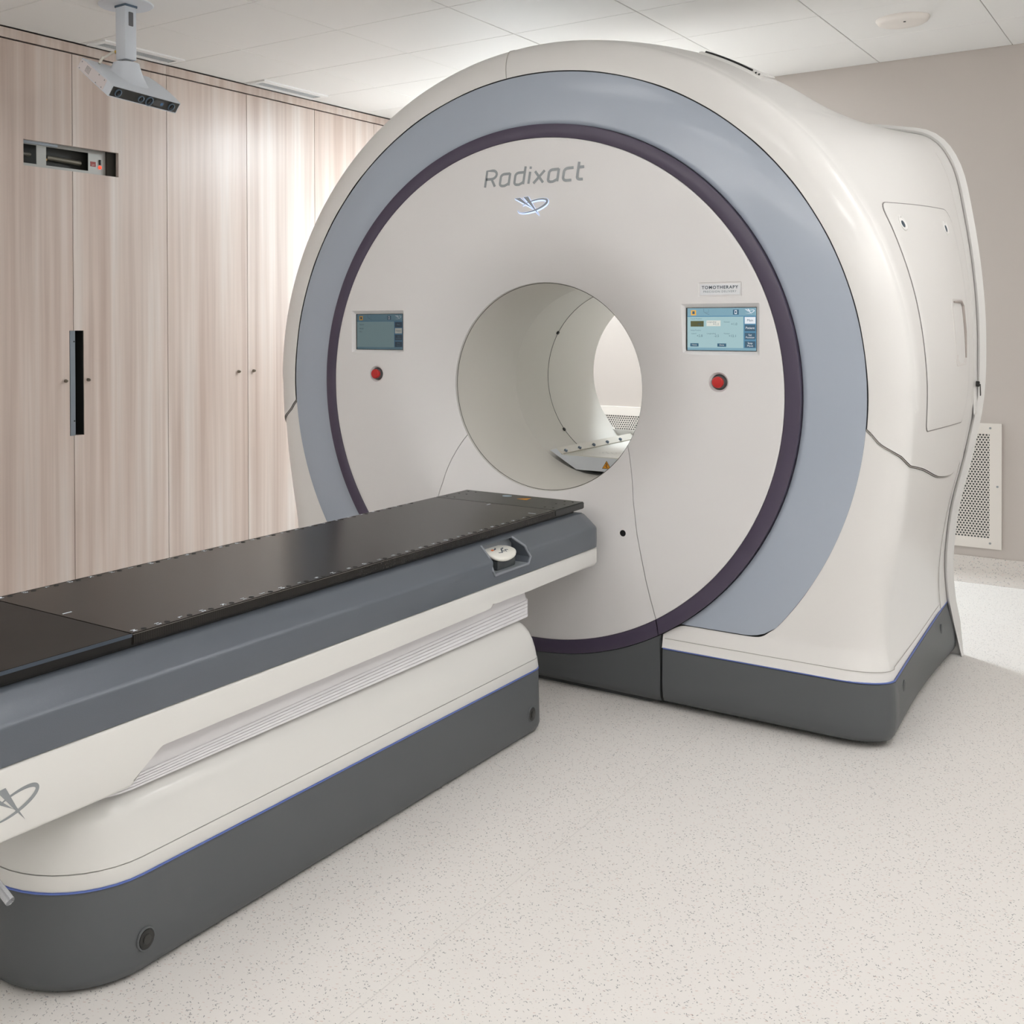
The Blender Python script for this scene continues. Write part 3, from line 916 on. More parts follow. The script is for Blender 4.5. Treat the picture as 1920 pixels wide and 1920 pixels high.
# access panel on the right side --------------------------------------
def Snorm(k, s):
    e = .02
    p0 = Vector(S(k - e, s)); p1 = Vector(S(k + e, s)); q0 = Vector(S(k, s - e)); q1 = Vector(S(k, min(2, s + e)))
    nrm = (p1 - p0).cross(q1 - q0).normalized()
    if nrm.x < 0: nrm = -nrm
    return nrm
def Soff(k, s, d):
    return Vector(S(k, s)) + Snorm(k, s) * d
# panel outline in (k, s): left edge hugs the ridge
PL_TOP, PL_BOT = 6.15, 10.42
def p_left(k):  return PANEL_L(k)
def lerp_pts(pts, k):
    for (a0, v0), (a1, v1) in zip(pts, pts[1:]):
        if k <= a1: return v0 + (v1 - v0) * (k - a0) / (a1 - a0)
    return pts[-1][1]
PANEL_LEFT = [(6.1, 1.105), (7.0, 1.105), (8.0, 1.10), (9.0, 1.095), (10.0, 1.11), (10.5, 1.115)]
PANEL_RIGHT = [(6.1, 1.68), (6.6, 1.70), (7.25, 1.735), (8.25, 1.73), (9.0, 1.72), (9.8, 1.71), (10.3, 1.62), (10.6, 1.6)]
def kP(u, v):
    """u 0..1 across the depth, v 0..1 down; returns (k, s)"""
    k = PTL + (PBL - PTL) * v + u * ((PTR - PTL) * (1 - v) + (PBR - PBL) * v)
    l = lerp_pts(PANEL_LEFT, k); r = lerp_pts(PANEL_RIGHT, k)
    return k, l + (r - l) * u
PTL, PTR, PBL, PBR = 6.55, 6.86, 10.05, 10.22
def outline(n=14):
    pts = []
    for p in rrect(0, 1, 0, 1, [.09, .05, .03, .06], 5): pts.append(p)
    # densify
    out = []
    m_ = len(pts)
    for i in range(m_):
        a0, b0 = pts[i], pts[(i + 1) % m_]
        d = math.hypot(b0[0] - a0[0], b0[1] - a0[1]); q = max(1, int(d / .06))
        for j in range(q): out.append((a0[0] + (b0[0] - a0[0]) * j / q, a0[1] + (b0[1] - a0[1]) * j / q))
    return out
bm = bmesh.new()
OL = outline()
NS = 14
ctr = (.5, .5)
rows = [[Soff(*kP(u, v), -.004) for u, v in OL], [Soff(*kP(u, v), .0028) for u, v in OL]]
for i in range(NS):
    f = 1 - (i + .35) / (NS + .0) if i else .988
    rows.append([Soff(*kP(.5 + (u - .5) * f, .5 + (v - .5) * f), .0042) for u, v in OL])
V = add_grid(bm, rows, closed_u=True)
bm.faces.new(V[-1])
panel = obj('access_panel', bm, W, gantry, ang=50)
bm = bmesh.new()
add_tube(bm, [Soff(*kP(.5 + (u - .5) * 1.006, .5 + (v - .5) * 1.004), .0005) for u, v in OL], .0024, 6, closed=True)
obj('panel_gap', bm, mat('panel_gap_grey', rgb(134, 130, 128), .7), panel)
for (u, v) in ((.14, .10), (.80, .10)):
    k, s = kP(u, v); c0 = Soff(k, s, .004); nn = Snorm(k, s)
    o = obj('latch', lathe([(.030, -.002), (.030, .002), (.026, .004), (.021, .0005)], c0, nn, 24), W, panel)
    obj('latch_mark', lathe([(.0135, .0006), (.0135, .003), (.010, .004)], c0 - Vector((0, 0, .004)), nn, 14), DARKTXT, o)
# grip recess: raised rim of the scooped handle
bm = bmesh.new()
HU0, HU1, HV0, HV1 = .57, .87, .43, .73
def hp(u, v, d): return Soff(*kP(u, v), d)
rows = []
rr_ = rrect(HU0, HU1, HV0, HV1, [.04, .04, .04, .04], 4)
den = []
for i in range(len(rr_)):
    a0, b0 = rr_[i], rr_[(i + 1) % len(rr_)]
    for j in range(3): den.append((a0[0] + (b0[0] - a0[0]) * j / 3, a0[1] + (b0[1] - a0[1]) * j / 3))
cu, cv = (HU0 + HU1) / 2, (HV0 + HV1) / 2
for f, d in ((1.05, .003), (1.03, .0062), (.97, .0066), (.90, .0046)):
    rows.append([hp(cu + (u - cu) * f, cv + (v - cv) * (1 - (1 - f) * .35), d) for u, v in den])
V = add_grid(bm, rows, closed_u=True); bm.faces.new(V[-1])
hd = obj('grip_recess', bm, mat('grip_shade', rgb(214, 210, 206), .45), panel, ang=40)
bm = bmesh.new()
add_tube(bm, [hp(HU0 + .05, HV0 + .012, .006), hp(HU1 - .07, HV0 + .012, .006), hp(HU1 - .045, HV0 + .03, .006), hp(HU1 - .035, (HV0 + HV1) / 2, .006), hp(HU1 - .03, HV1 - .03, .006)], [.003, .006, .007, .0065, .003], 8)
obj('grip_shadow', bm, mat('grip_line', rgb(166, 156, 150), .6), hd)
# lock, cable clip and rear seam beside the panel
k0, s0 = 9.85, 1.965
c0 = Soff(k0, s0, 0); nn = Snorm(k0, s0)
lk = obj('key_plate', prism(rrect(-.028, .028, -.11, .075, .006), lambda u, v, d: tuple(c0 + nn * d + Vector((0, u, v))), -.002, .0025), W, gantry)
obj('key_switch', lathe([(.012, 0), (.012, .012), (.008, .014)], c0 + nn * .002 + Vector((0, .004, .02)), nn, 16), BLACK, lk)
obj('key', prism([(-.006, 0), (.006, 0), (.016, -.045), (.008, -.05)], lambda u, v, d: tuple(c0 + nn * (.016 + d) + Vector((0, .004 + u, .02 + v))), 0, .003), BLACK, lk)
obj('rear_joint', tube([Soff(k, 1.86, -.0012) for k in [5.6 + (14.9 - 5.6) * i / 60 for i in range(61)]], .0018, 6), mat('fine_joint', rgb(196, 192, 188), .6), gantry)
k0, s0 = 8.95, 1.84
obj('side_stud', lathe([(.014, -.001), (.014, .001), (.006, .002)], Soff(k0, s0, .0), Snorm(k0, s0), 16), W, gantry)
# joints in the shell
J = mat('shell_joint', rgb(172, 168, 162), .7)
obj('crown_joint', tube([(-S(.45, s)[0], S(.45, s)[1] - .0004, S(.45, s)[2] + .0004) for s in SS], .0016, 6), J, gantry)
# fine line above the base
for sg in (1, -1):
    zj = .243
    pts = [(sg * x, front_y(x, zj) + .0042, zj) for x in [.56 + (1.2 - .56) * i / 10 for i in range(10)] + [1.2 + (side_x(zj) - 1.2) * (i / 16) ** .7 for i in range(17)]]
    for i in range(1, 24):
        x, y, z = S(14.72, 1 + i / 24); pts.append((sg * (x - .0045), y, zj + (z - zj) * min(1, i / 10)))
    obj('skirt_joint', tube(pts, .0011, 5), J, gantry)
# crown vent
vt = bmesh.new()
VK = [1.95 + i * .058 for i in range(20)]
def vp(k, s, d):
    x, y, z = S(k, s); n_ = Vector((x, 0, z - ZA)).normalized(); return Vector((x, y, z)) + n_ * d
rows = [[vp(k, s, d) for k in VK] for s, d in ((1.17, -.002), (1.175, .007), (1.19, .010), (1.29, .009), (1.305, .006), (1.31, -.002))]
add_grid(vt, rows)
for e in (0, -1):
    vt.faces.new([vt.verts.new(r[e]) for r in rows])
vent = obj('crown_vent', vt, W, gantry, ang=45)
obj('vent_opening', tube([vp(k, 1.19, .0108) for k in VK[1:-4]], .0055, 8), DARK, vent)
for i in range(3):
    k = VK[-4] + i * .06
    obj('vent_slat', tube([vp(k, s, .012) for s in (1.178, 1.21, 1.25, 1.29)], .0035, 6), W, vent)
    if i < 2: obj('vent_opening', tube([vp(k + .016, 1.184, .0105), vp(k + .044, 1.184, .0105)], .0045, 6), DARK, vent)

# ------------------------------------------------------------------ tray inside the bore
tray = thing('support_tray', 'white grey support tray with raised bolted rails and warning triangle, inside the scanner bore', 'tray', (0, 1.2, .735))
T0, T1 = .62, 1.46
TR = mat('tray_grey', rgb(206, 210, 214), .4)
TT = mat('tray_top', rgb(214, 212, 204), .35)
obj('tray_body', prism([(-.106, .757), (.106, .757), (.238, .836), (.205, .846), (.176, .818), (-.176, .818), (-.205, .846), (-.238, .836)], XZ, T0, T1), TR, tray)
obj('tray_top', box(-.176, .176, T0 + .002, T1, .812, .8215), TT, tray)
for sg in (1, -1):
    rl = obj('side_rail', prism([(sg * .236, .838), (sg * .205, .848), (sg * .17, .826), (sg * .172, .8215), (sg * .20, .83)], XZ, T0 + .001, T1 + .01), mat('rail_white', rgb(216, 212, 202), .4), tray)
    for y in (.66, .80, .95, 1.10, 1.25):
        obj('rail_bolt', lathe([(.0085, 0), (.0085, .014), (.006, .018)], (sg * .183, y, .824), (-sg * .5, 0, 1), 12), LENSG, rl)
for sg in (1, -1):
    for y in (.75, 1.3):
        obj('foot', prism([(sg * .03, .757), (sg * .09, .757), (sg * .09, ZA - math.sqrt(.4245 ** 2 - .09 ** 2)), (sg * .03, ZA - math.sqrt(.4245 ** 2 - .03 ** 2))], XZ, y, y + .05), BLACK, tray)
sgn_ = obj('warning_sign', prism([(.022, .771), (.064, .771), (.043, .806)], XZ, T0 - .0012, T0 + .001), YELLOW, tray)
bm = bmesh.new()
ribbon(bm, [(.040, .796), (.047, .788), (.039, .785), (.046, .776)], .0035, lambda u, v, d: (u, T0 - .0018, v))
ribbon(bm, [(.0225, .7715), (.0635, .7715), (.043, .8055)], .003, lambda u, v, d: (u, T0 - .0016, v), closed=True)
obj('warning_symbol', bm, BLACK, sgn_, recalc=False)
bm = bmesh.new()
for yy in (.76, .80):
    ribbon(bm, [(-.06 + i * .012, yy + (.008 if i % 2 else -.004)) for i in range(8)], .004, lambda u, v, d: (u, v, .8219))
obj('tray_script', bm, mat('tray_ink', rgb(120, 120, 118), .5), tray, recalc=False)

# ------------------------------------------------------------------ treatment couch
couch = thing('treatment_couch', 'long treatment couch with black carbon table top, grey sides and white base on the floor', 'treatment couch', (0, -1.45, 0))
YN, YE = -3.02, -.075          # cover ends (near, far)
# base
def base_outline(off, n=10):
    return rrect(-.30 - off, .30 + off, -2.525 - off, -.435 + off, [.22 + off, .07 + off, .07 + off, .22 + off], n)
def loft(bm, prof, of):
    rows = [[(x, y, z) for x, y in of(d)] for z, d in prof]
    V = add_grid(bm, rows, closed_u=True)
    bm.faces.new(V[0][::-1]); bm.faces.new(V[-1])
bm = bmesh.new(); loft(bm, [(-.012, -.018), (-.006, -.006), (.004, .0), (.016, .004), (.06, .003), (.198, .0), (.204, -.003), (.204, -.03)], base_outline)
sk = obj('base_skirt', bm, SKIRT, couch, ang=40)
bm = bmesh.new(); loft(bm, [(FZ, -.03), (-.01, -.03)], base_outline); obj('base_foot', bm, DARK, sk)
bm = bmesh.new(); loft(bm, [(.204, -.006), (.2050, .0012), (.2078, .0012), (.2090, -.006)], base_outline)
obj('light_line', bm, LED, sk, ang=60)
cover_prof = [(.2085, -.02), (.2085, -.002), (.212, .0), (.2425, -.004)]
bm = bmesh.new(); loft(bm, cover_prof, base_outline); obj('base_band', bm, W3, couch, ang=40)
bm = bmesh.new(); loft(bm, [(.2430, -.009), (.2442, -.009)], base_outline); obj('band_joint', bm, SEAM, couch)
bm = bmesh.new()
pr = [(.2448, -.0045), (.275, -.009), (.305, -.016), (.332, -.026), (.352, -.038), (.367, -.052), (.376, -.068), (.381, -.09), (.383, -.12)]
loft(bm, pr, lambda d: rrect(-.30 - d, .30 + d, -2.525 - d, -.435 + d, [max(.03, .22 + d * .6), max(.02, .07 + d * .25), max(.02, .07 + d * .25), max(.03, .22 + d * .6)], 10))
obj('base_cover', bm, W3, couch, ang=50)
for y in (-2.302, -.542):
    o = obj('base_bolt', lathe([(.021, -.001), (.021, .003), (.016, .0035)], (.3035, y, .062), (1, 0, 0), 24), BLACK, sk)
    obj('bolt_socket', lathe([(.011, .0036), (.011, .0055), (.007, .006)], (.3035, y, .062), (1, 0, 0), 16), mat('socket_grey', rgb(66, 66, 64), .35, metal=.4), o)
    obj('bolt_rim', tube([(.3036, y + .024 * math.cos(t * math.pi / 12), .062 + .024 * math.sin(t * math.pi / 12)) for t in range(24)], .003, 6, closed=True), SKIRT, o)
# bellows
BO = lambda dx: rrect(-.250 - dx, .250 + dx, -2.452 - dx, -.478 + dx, [.16, .04, .04, .16], 8)
def bz(y, n0, f0): return n0 + (f0 - n0) * (y + 2.45) / 1.975
for k in range(5):
    bm = bmesh.new()
    rows = []
    for f, dx in ((0, .007), (.15, .0125), (.85, .0125), (1.0, .007)):
        rows.append([(x, y, .384 + bz(y, .0055, .0125) * (k + f)) for x, y in BO(dx)])
    V = add_grid(bm, rows, closed_u=True); bm.faces.new(V[0][::-1]); bm.faces.new(V[-1])
    obj('bellows_fold', bm, FABRIC, couch, ang=30)
bm = bmesh.new()
rows = []
for f, dx in ((0, .0085), (.3, .004), (.6, -.003), (1, -.016)):
    rows.append([(x, y, bz(y, .411, .446) * (1 - f) + .53 * f) for x, y in BO(dx)])
add_grid(bm, rows, closed_u=True)
obj('bellows_skirt', bm, FABRIC, couch, ang=50)
# white underside
def side_poly():
    return [(YN, .425), (-2.365, .425), (-2.352, .432), (-2.292, .492), (-2.275, .5005), (-.862, .5005), (-.845, .503), (-.80, .518), (-.785, .52), (-.60, .508), (YE - .02, .503), (YE, .512), (YE, .5715), (YN, .5715)]
bm = bmesh.new()
add_prism(bm, side_poly(), YZ, -.33, .33)
es = [e for e in bm.edges if (abs(e.verts[0].co.x - e.verts[1].co.x) < 1e-6)]
bmesh.ops.bevel(bm, geom=es, offset=.010, segments=3, affect='EDGES', profile=.5)
und = obj('lower_tray', bm, W3, couch, ang=40)
bm = bmesh.new(); emblem(bm, lambda U, V, d: (.3306, -2.668 + U * .13, .494 + V * .13), 0, (.0001, 0, 0))
obj('side_emblem', bm, GREYTXT, und, recalc=False)
# grey side cover
sec = [(-.33, .573), (.33, .573), (.3315, .60), (.3308, .644), (.3290, .6505), (.3235, .6565), (.282, .694), (.272, .699), (-.272, .699), (-.282, .694), (-.3235, .6565), (-.3290, .6505), (-.3308, .644), (-.3315, .60)]
bm = bmesh.new()
rows = []
for y, sc_ in ((YN, .995), (YN + .01, 1), (-.60, 1), (-.14, 1), (YE - .02, 1), (YE - .006, .985), (YE, .955)):
    row = []
    for x, z in sec:
        zz = .573 + (z - .573) * (1 - (1 - sc_) * 2.2)
        row.append((x * (1 - (1 - sc_) * .35), y, zz))
    rows.append(row)
V = add_grid(bm, rows, closed_u=True); bm.faces.new(V[0]); bm.faces.new(V[-1][::-1])
cov = obj('side_cover', bm, COVER, couch, ang=25)
# pocket with hand control
pk = [lathe([(.0, 0)], (0, 0, 0), (1, 0, 0), 3) for _ in range(0)]
cb = bmesh.new()
A = [(-.835, .604), (-.615, .604), (-.600, .625), (-.612, .662), (-.640, .692), (-.832, .692), (-.842, .668), (-.850, .62)]
add_prism(cb, A, YZ, .262, .36)
boolean_cut(cov, [cb])
PK = mat('pocket_grey', rgb(128, 133, 140), .3)
bm = bmesh.new()
rim = [(-.835, .604), (-.615, .604), (-.600, .625), (-.612, .662), (-.642, .694)]
def face_x(z): return .3315 if z < .645 else (.327 - (z - .652) * 1.10 if z > .652 else .329)
rim3 = [(face_x(z) + .0005, y, z) for y, z in [(-.842, .694), (-.848, .664), (-.850, .62)] + rim]
add_tube(bm, rim3, .0045, 8)
pkt = obj('control_pocket', bm, PK, couch)
bm = bmesh.new(); add_box(bm, .2625, .266, -.836, -.616, .6045, .6915); add_box(bm, .262, .328, -.836, -.616, .6042, .607)
obj('pocket_liner', bm, mat('pocket_liner_grey', rgb(138, 143, 148), .35), pkt)
bm = bmesh.new(); add_box(bm, .268, .315, -.79, -.668, .606, .640, bev=.008); obj('handset_cradle', bm, mat('cradle_grey', rgb(66, 70, 72), .45), pkt)
kp = pkt
bm = bmesh.new()
rows = []
for d, f in ((-.008, .86), (-.003, .98), (.002, 1.0), (.006, .97), (.008, .90)):
    row = []
    for i in range(28):
        t = 2 * math.pi * i / 28
        u = .078 * math.cos(t); v = .040 * math.copysign(abs(math.sin(t)) ** .8, math.sin(t)) * (1 - .22 * math.cos(t))
        X, Y = v * f, u * f
        row.append((.296 + X, -.735 + Y, .656 + d - X * .30))
    rows.append(row)
V = add_grid(bm, rows, closed_u=True); bm.faces.new(V[0][::-1]); bm.faces.new(V[-1])
obj('handset', bm, KEYPAD, kp, ang=60)
bm = bmesh.new()
kf = lambda u, v, d: (.296 + v, -.735 + u, .6645 - v * .30)
for st in (((-.030, .008), (-.012, .012), (-.004, .004), (.010, .008)), ((-.028, -.012), (-.016, -.014), (-.006, -.020)), ((.012, .014), (.02, .002), (.034, .006)), ((.014, -.006), (.028, -.010)), ((-.002, .004), (.012, -.008))):
    ribbon(bm, st, .0045, kf)
obj('handset_symbols', bm, DARKTXT, kp, recalc=False)
bm = bmesh.new(); ribbon(bm, [(-.044, -.012), (-.028, -.014)], .008, lambda u, v, d: (.296 + v, -.735 + u, .6648 - v * .30))
obj('orange_key', bm, mat('orange_key', rgb(226, 120, 60), .4), kp, recalc=False)
# table top
ZT = .7345
TE = -.055
rail = obj('under_rail', box(-.25, .25, YN + .02, -.115, .698, .7075), BLACK, couch)
def slab(y0, y1, m_, nm, par=couch, dz=0, wx=.265):
    bm = bmesh.new()
    add_prism(bm, [(-wx, y0), (wx, y0), (wx, y1), (-wx, y1)], XY, .7085 - dz, ZT + dz)
    bmesh.ops.bevel(bm, geom=bm.edges[:], offset=.003, segments=2, affect='EDGES')
    return obj(nm, bm, m_, par)
top = slab(-2.302, -.290, CARBON, 'table_top')
headp = slab(-.2895, TE, mat('head_black', rgb(36, 36, 35), .33), 'head_panel')
footp = slab(YN - .02, -2.3028, mat('foot_black', rgb(24, 23, 22), .42, spec=.25), 'foot_panel', dz=.0008)
obj('foot_trim', box(.2652, .2660, YN, -2.304, .7275, .7352), mat('trim_blue_black', rgb(58, 70, 84), .3), footp)
obj('edge_line', box(.2646, .2654, -2.302, -.290, .7318, .7330), mat('edge_highlight', rgb(110, 105, 98), .3), top)
seq = []
for i in range(13):
    seq += [chr(ord('M') - i), str(13 - i)]
hole = None
tmesh = {}
for i, s in enumerate(seq):
    y = -2.258 + .0714 * i
    for x in (.2515, -.2515):
        if hole is None:
            hole = obj('index_hole', lathe([(.0068, 0), (.0068, .0009)], (0, 0, 0), (0, 0, 1), 14), DARK, None); ho = hole
        else:
            ho = hole.copy(); C.objects.link(ho)
        ho.location = (x, y, ZT - .0003); setp(ho, top)
        if s not in tmesh:
            to = obj('index_mark', text_mesh(s, .0185, lambda X, Y, d: (X, Y, 0), bold=.0004), WHITEMARK, None, recalc=False); tmesh[s] = to
        else:
            to = tmesh[s].copy(); C.objects.link(to)
        to.location = (x - .004, y - .0255, ZT + .0005); setp(to, top)
for q in ((-.002, .002, -2.288, -2.262), (-.002, .002, -.335, -.310), (.215, .245, -.405, -.401)):
    obj('centre_mark', box(q[0], q[1], q[2], q[3], ZT, ZT + .0005), WHITEMARK, top)
st = obj('round_sticker', lathe([(.019, 0), (.019, .0007)], (-.045, -.105, ZT), (0, 0, 1), 24), mat('blue_white_sticker', rgb(170, 190, 206), .4), headp)
st2 = obj('warning_sticker', prism([(.022, -.145), (.067, -.150), (.060, -.098)], XY, ZT, ZT + .0007), YELLOW, headp)
for x in (-.235, -.2, .2, .235):
    for y in (-.25, -.16, -.09):
        obj('panel_screw', lathe([(.004, 0), (.004, .0006)], (x, y, ZT), (0, 0, 1), 10), DARK, headp)

# clear tube hanging at the near end
TP = [(.13, -2.60, .4245), (.13, -2.612, .385), (.142, -2.62, .345), (.175, -2.622, .31), (.222, -2.622, .285), (.262, -2.622, .266)]
bm = tube(TP, .0100, 14, caps=False)
add_tube(bm, TP, .0074, 14, caps=False)
tag(obj('plastic_tube', bm, CLEAR), 'short clear plastic tube hanging in front of the near end of the couch base', 'tube')

# ------------------------------------------------------------------ wood cabinets on the left
def door_poly(y0, y1, z0, z1, notches):
    """rectangle minus edge notches given as (side, a, b, depth)"""
    right = [(y1, z0)]; left = [(y0, z1)]
    for sd, z_a, z_b, dp in sorted(notches, key=lambda q: q[1]):
        if sd == 'R': right += [(y1, z_a), (y1 - dp, z_a), (y1 - dp, z_b), (y1, z_b)]
    for sd, z_a, z_b, dp in sorted(notches, key=lambda q: -q[1]):
        if sd == 'L': left += [(y0, z_b), (y0 + dp, z_b), (y0 + dp, z_a), (y0, z_a)]
    return [(y0, z0)] + right + [(y1, z1)] + left
LOCKM = mat('lock_nickel', rgb(120, 112, 100), .4, metal=.6)
CARC = mat('cabinet_inside', rgb(120, 108, 98), .7)
gd = .0022
ZD0, ZD1 = .07, 2.846
SL0, SL1 = -.508, .103     # slot in y
units = [('tall pale oak cabinet with laser slot and dark recessed pull at the left', -.866, -.206, .461), ('tall pale oak cabinet with two small locks, between the slotted one and the scanner', .461, 1.128, 1.786),
         ('tall pale oak cabinet half hidden behind the scanner ring', 1.786, 2.45, 2.955), ('tall pale oak cabinet at the far left, left of the slotted one', -2.2, -1.533, -.868)]
for ui, (lab, ya, ym, yb) in enumerate(units):
    t = thing('wall_cabinet', lab, 'cabinet', (XC - .18, (ya + yb) / 2, 0), 'oak wall cabinets')
    if ui == 0:
        # open-fronted box: leave room for the laser behind the slot
        bm = bmesh.new()
        add_box(bm, XL + .01, XC - .024, ya, yb, FZ, 2.15); add_box(bm, XL + .01, XC - .024, ya, yb, 2.45, ZCEIL)
        add_box(bm, XL + .01, XL + .05, ya, yb, 2.15, 2.45); add_box(bm, XL + .05, XC - .024, ya, ya + .02, 2.15, 2.45); add_box(bm, XL + .05, XC - .024, yb - .02, yb, 2.15, 2.45)
        cut = [box(XC - .075, XC, -.2305, -.1425, .832, 1.388)]
        cc = obj('carcass', bm, CARC, t); boolean_cut(cc, cut)
    else:
        cc = obj('carcass', box(XL + .01, XC - .024, ya, yb, FZ, ZCEIL), CARC, t)
    obj('top_filler', box(XC - .022, XC - .002, ya + .0005, yb - .0005, ZD1 + .009, ZCEIL - .006), WOOD, t)
    obj('plinth', box(XC - .06, XC - .024, ya, yb, FZ, ZD0 - .004), BLACK, t)
    for di, (y0, y1) in enumerate(((ya, ym), (ym, yb))):
        no = []
        if ui == 0 and di == 0: no = [('R', .832, 1.388, .231 - .206 + .0), ('R', 2.228, 2.361, -.206 - SL0)]
        if ui == 0 and di == 1: no = [('L', .832, 1.388, .206 - .142), ('L', 2.228, 2.361, SL1 + .206)]
        poly = door_poly(y0 + gd, y1 - gd, ZD0, ZD1, no)
        o = obj('door', prism(poly, YZ, XC - .022, XC), WOOD, t)
        yl = {(0, 0): -.262, (0, 1): -.114, (1, 0): 1.042, (1, 1): 1.177, (2, 0): 2.36, (2, 1): 2.52, (3, 0): -1.6, (3, 1): -1.47}[(ui, di)]
        obj('door_lock', lathe([(.009, -.001), (.009, .010), (.006, .018), (.004, .021)], (XC, yl, 1.124), (1, 0, 0), 14), LOCKM, o)
    if ui == 0:
        bm = bmesh.new()
        add_box(bm, XC - .068, XC - .066, -.2300, -.1430, .833, 1.387); add_box(bm, XC - .066, XC - .001, -.1445, -.1430, .833, 1.387)
        ph = obj('pull_recess', bm, BLACK, t)
        bm = bmesh.new(); add_box(bm, XC - .035, XC + .001, -.2305, -.2285, .833, 1.387); add_box(bm, XC - .004, XC + .0012, -.2300, -.198, .833, 1.387)
        fl = obj('pull_flange', bm, mat('pull_grey', rgb(128, 136, 144), .35, metal=.4), t)
        for z in (.91, 1.33): obj('pull_screw', lathe([(.004, 0), (.004, .002)], (XC + .0012, -.205, z), (1, 0, 0), 10), DARK, fl)

# laser behind the slot
las = thing('alignment_laser', 'grey metal alignment laser with red lamp set behind the slot in the oak cabinet', 'laser', (XC - .09, -.2, 2.16))
LX = XC - .050
bm = bmesh.new()
add_box(bm, LX - .004, LX, -.56, .055, 2.347, 2.42); add_box(bm, LX - .004, LX, -.56, .055, 2.17, 2.250)
add_box(bm, LX - .004, LX, -.062, .055, 2.250, 2.347); add_box(bm, LX - .004, LX, -.395, -.335, 2.250, 2.347)
fp = obj('face_plate', bm, mat('laser_plate', rgb(172, 172, 168), .42, metal=.3), las)
obj('upper_lip', box(LX, LX + .014, -.54, -.27, 2.350, 2.385, bev=.004), mat('lip_blue_grey', rgb(172, 182, 192), .4), las)
obj('side_block', box(LX - .05, LX + .012, .056, .115, 2.17, 2.42), mat('laser_dark', rgb(52, 50, 44), .6), las)
obj('housing', box(XL + .08, LX - .05, -.56, .10, 2.155, 2.43), mat('laser_inner', rgb(42, 42, 38), .6), las)
rd = obj('laser_tube', tube([(LX - .035, -.31, 2.297), (LX - .035, -.09, 2.290)], .014, 12), mat('laser_tube_grey', rgb(128, 124, 112), .35, metal=.5), las)
obj('laser_tube', tube([(LX - .035, -.54, 2.302), (LX - .035, -.41, 2.30)], .012, 12), mat('laser_tube_grey2', rgb(118, 116, 110), .35, metal=.5), las)
obj('brass_screw', lathe([(.006, 0), (.006, .004)], (LX - .02, -.322, 2.283), (1, 0, 0), 12), mat('brass', rgb(190, 150, 90), .3, metal=.8), las)
bm = box(LX, LX + .0012, -.048, -.012, 2.277, 2.303)
stk = obj('switch_label', bm, mat('label_red', rgb(150, 60, 56), .5), las)
obj('label_lettering', text_mesh('OFF', .012, lambda X, Y, d: (LX + .0016, -.030 + X, 2.284 + Y)), mat('label_pale', rgb(205, 180, 172), .5), stk, recalc=False)
obj('switch', box(LX, LX + .006, .010, .022, 2.290, 2.318, bev=.002), BLACK, las)
obj('red_lamp', lathe([(.0095, 0), (.0085, .006), (.004, .009)], (LX, .016, 2.276), (1, 0, 0), 16), mat('red_glow', rgb(255, 60, 40), .3, emit=rgb(255, 70, 45), es=1.6), las)

# ------------------------------------------------------------------ back wall grilles
for gi, (gx0, gx1, lab) in enumerate(((.60, 1.274, 'perforated metal wall grille at the right, beside the scanner side'), (-1.32, -.60, 'perforated metal wall grille seen through the scanner bore'))):
    t = thing('wall_grille', lab, 'grille', ((gx0 + gx1) / 2, YB, .17), 'wall grilles')
    z0, z1 = .171, .858; yf = YB - .012
    bm = bmesh.new(); m_ = .058
    for q in ((gx0, gx1, z0, z0 + m_), (gx0, gx1, z1 - m_, z1), (gx0, gx0 + m_, z0 + m_, z1 - m_), (gx1 - m_, gx1, z0 + m_, z1 - m_)):
        add_box(bm, q[0], q[1], yf, YB + .002, q[2], q[3])
    obj('grille_frame', bm, GRILLE, t)
    obj('perforated_panel', box(gx0 + m_, gx1 - m_, yf + .002, YB + .001, z0 + m_, z1 - m_), PERF, t)
    for x, z in ((gx1 - .02, (z0 + z1) / 2), (gx1 - .055, z1 - .025), (gx1 - .055, z0 + .03), (gx0 + .02, (z0 + z1) / 2), (gx0 + .055, z1 - .025), (gx0 + .055, z0 + .03)):
        obj('grille_screw', lathe([(.006, 0), (.006, .003), (.003, .004)], (x, yf, z), (0, -1, 0), 12), STEEL, t)

# ------------------------------------------------------------------ ceiling fittings
for di, (y0, y1, lab) in enumerate(((-.13, .44, 'white slot air diffuser in the ceiling behind the tracking camera pole'), (1.10, 1.72, 'white slot air diffuser in the ceiling nearest the scanner ring'))):
    t = thing('air_diffuser', lab, 'air diffuser', (-2.50, (y0 + y1) / 2, ZCEIL), 'slot air diffusers')
    x0, x1 = -2.582, -2.432
    bm = bmesh.new()
    for q in ((x0, x1, y0, y0 + .03), (x0, x1, y1 - .03, y1), (x0, x0 + .04, y0 + .03, y1 - .03), (x1 - .04, x1, y0 + .03, y1 - .03)):
        add_box(bm, q[0], q[1], q[2], q[3], ZCEIL - .009, ZCEIL + .001)
    obj('diffuser_frame', bm, mat('diffuser_white', rgb(236, 236, 234), .45), t)
    obj('dark_slot', box(x0 + .04, x1 - .04, y0 + .03, y1 - .03, ZCEIL - .0015, ZCEIL), mat('slot_dark', rgb(70, 72, 72), .7), t)
    for i in range(4):
        xx = x0 + .047 + .0175 * i
        obj('slat', box(xx, xx + .007, y0 + .03, y1 - .03, ZCEIL - .007, ZCEIL - .0016), mat('slat_grey', rgb(196, 200, 202), .5), t)
    for i in range(0):
        pass
dt = thing('ceiling_detector', 'flat round white detector on the ceiling at the upper right', 'smoke detector', (.965, 2.02, ZCEIL))
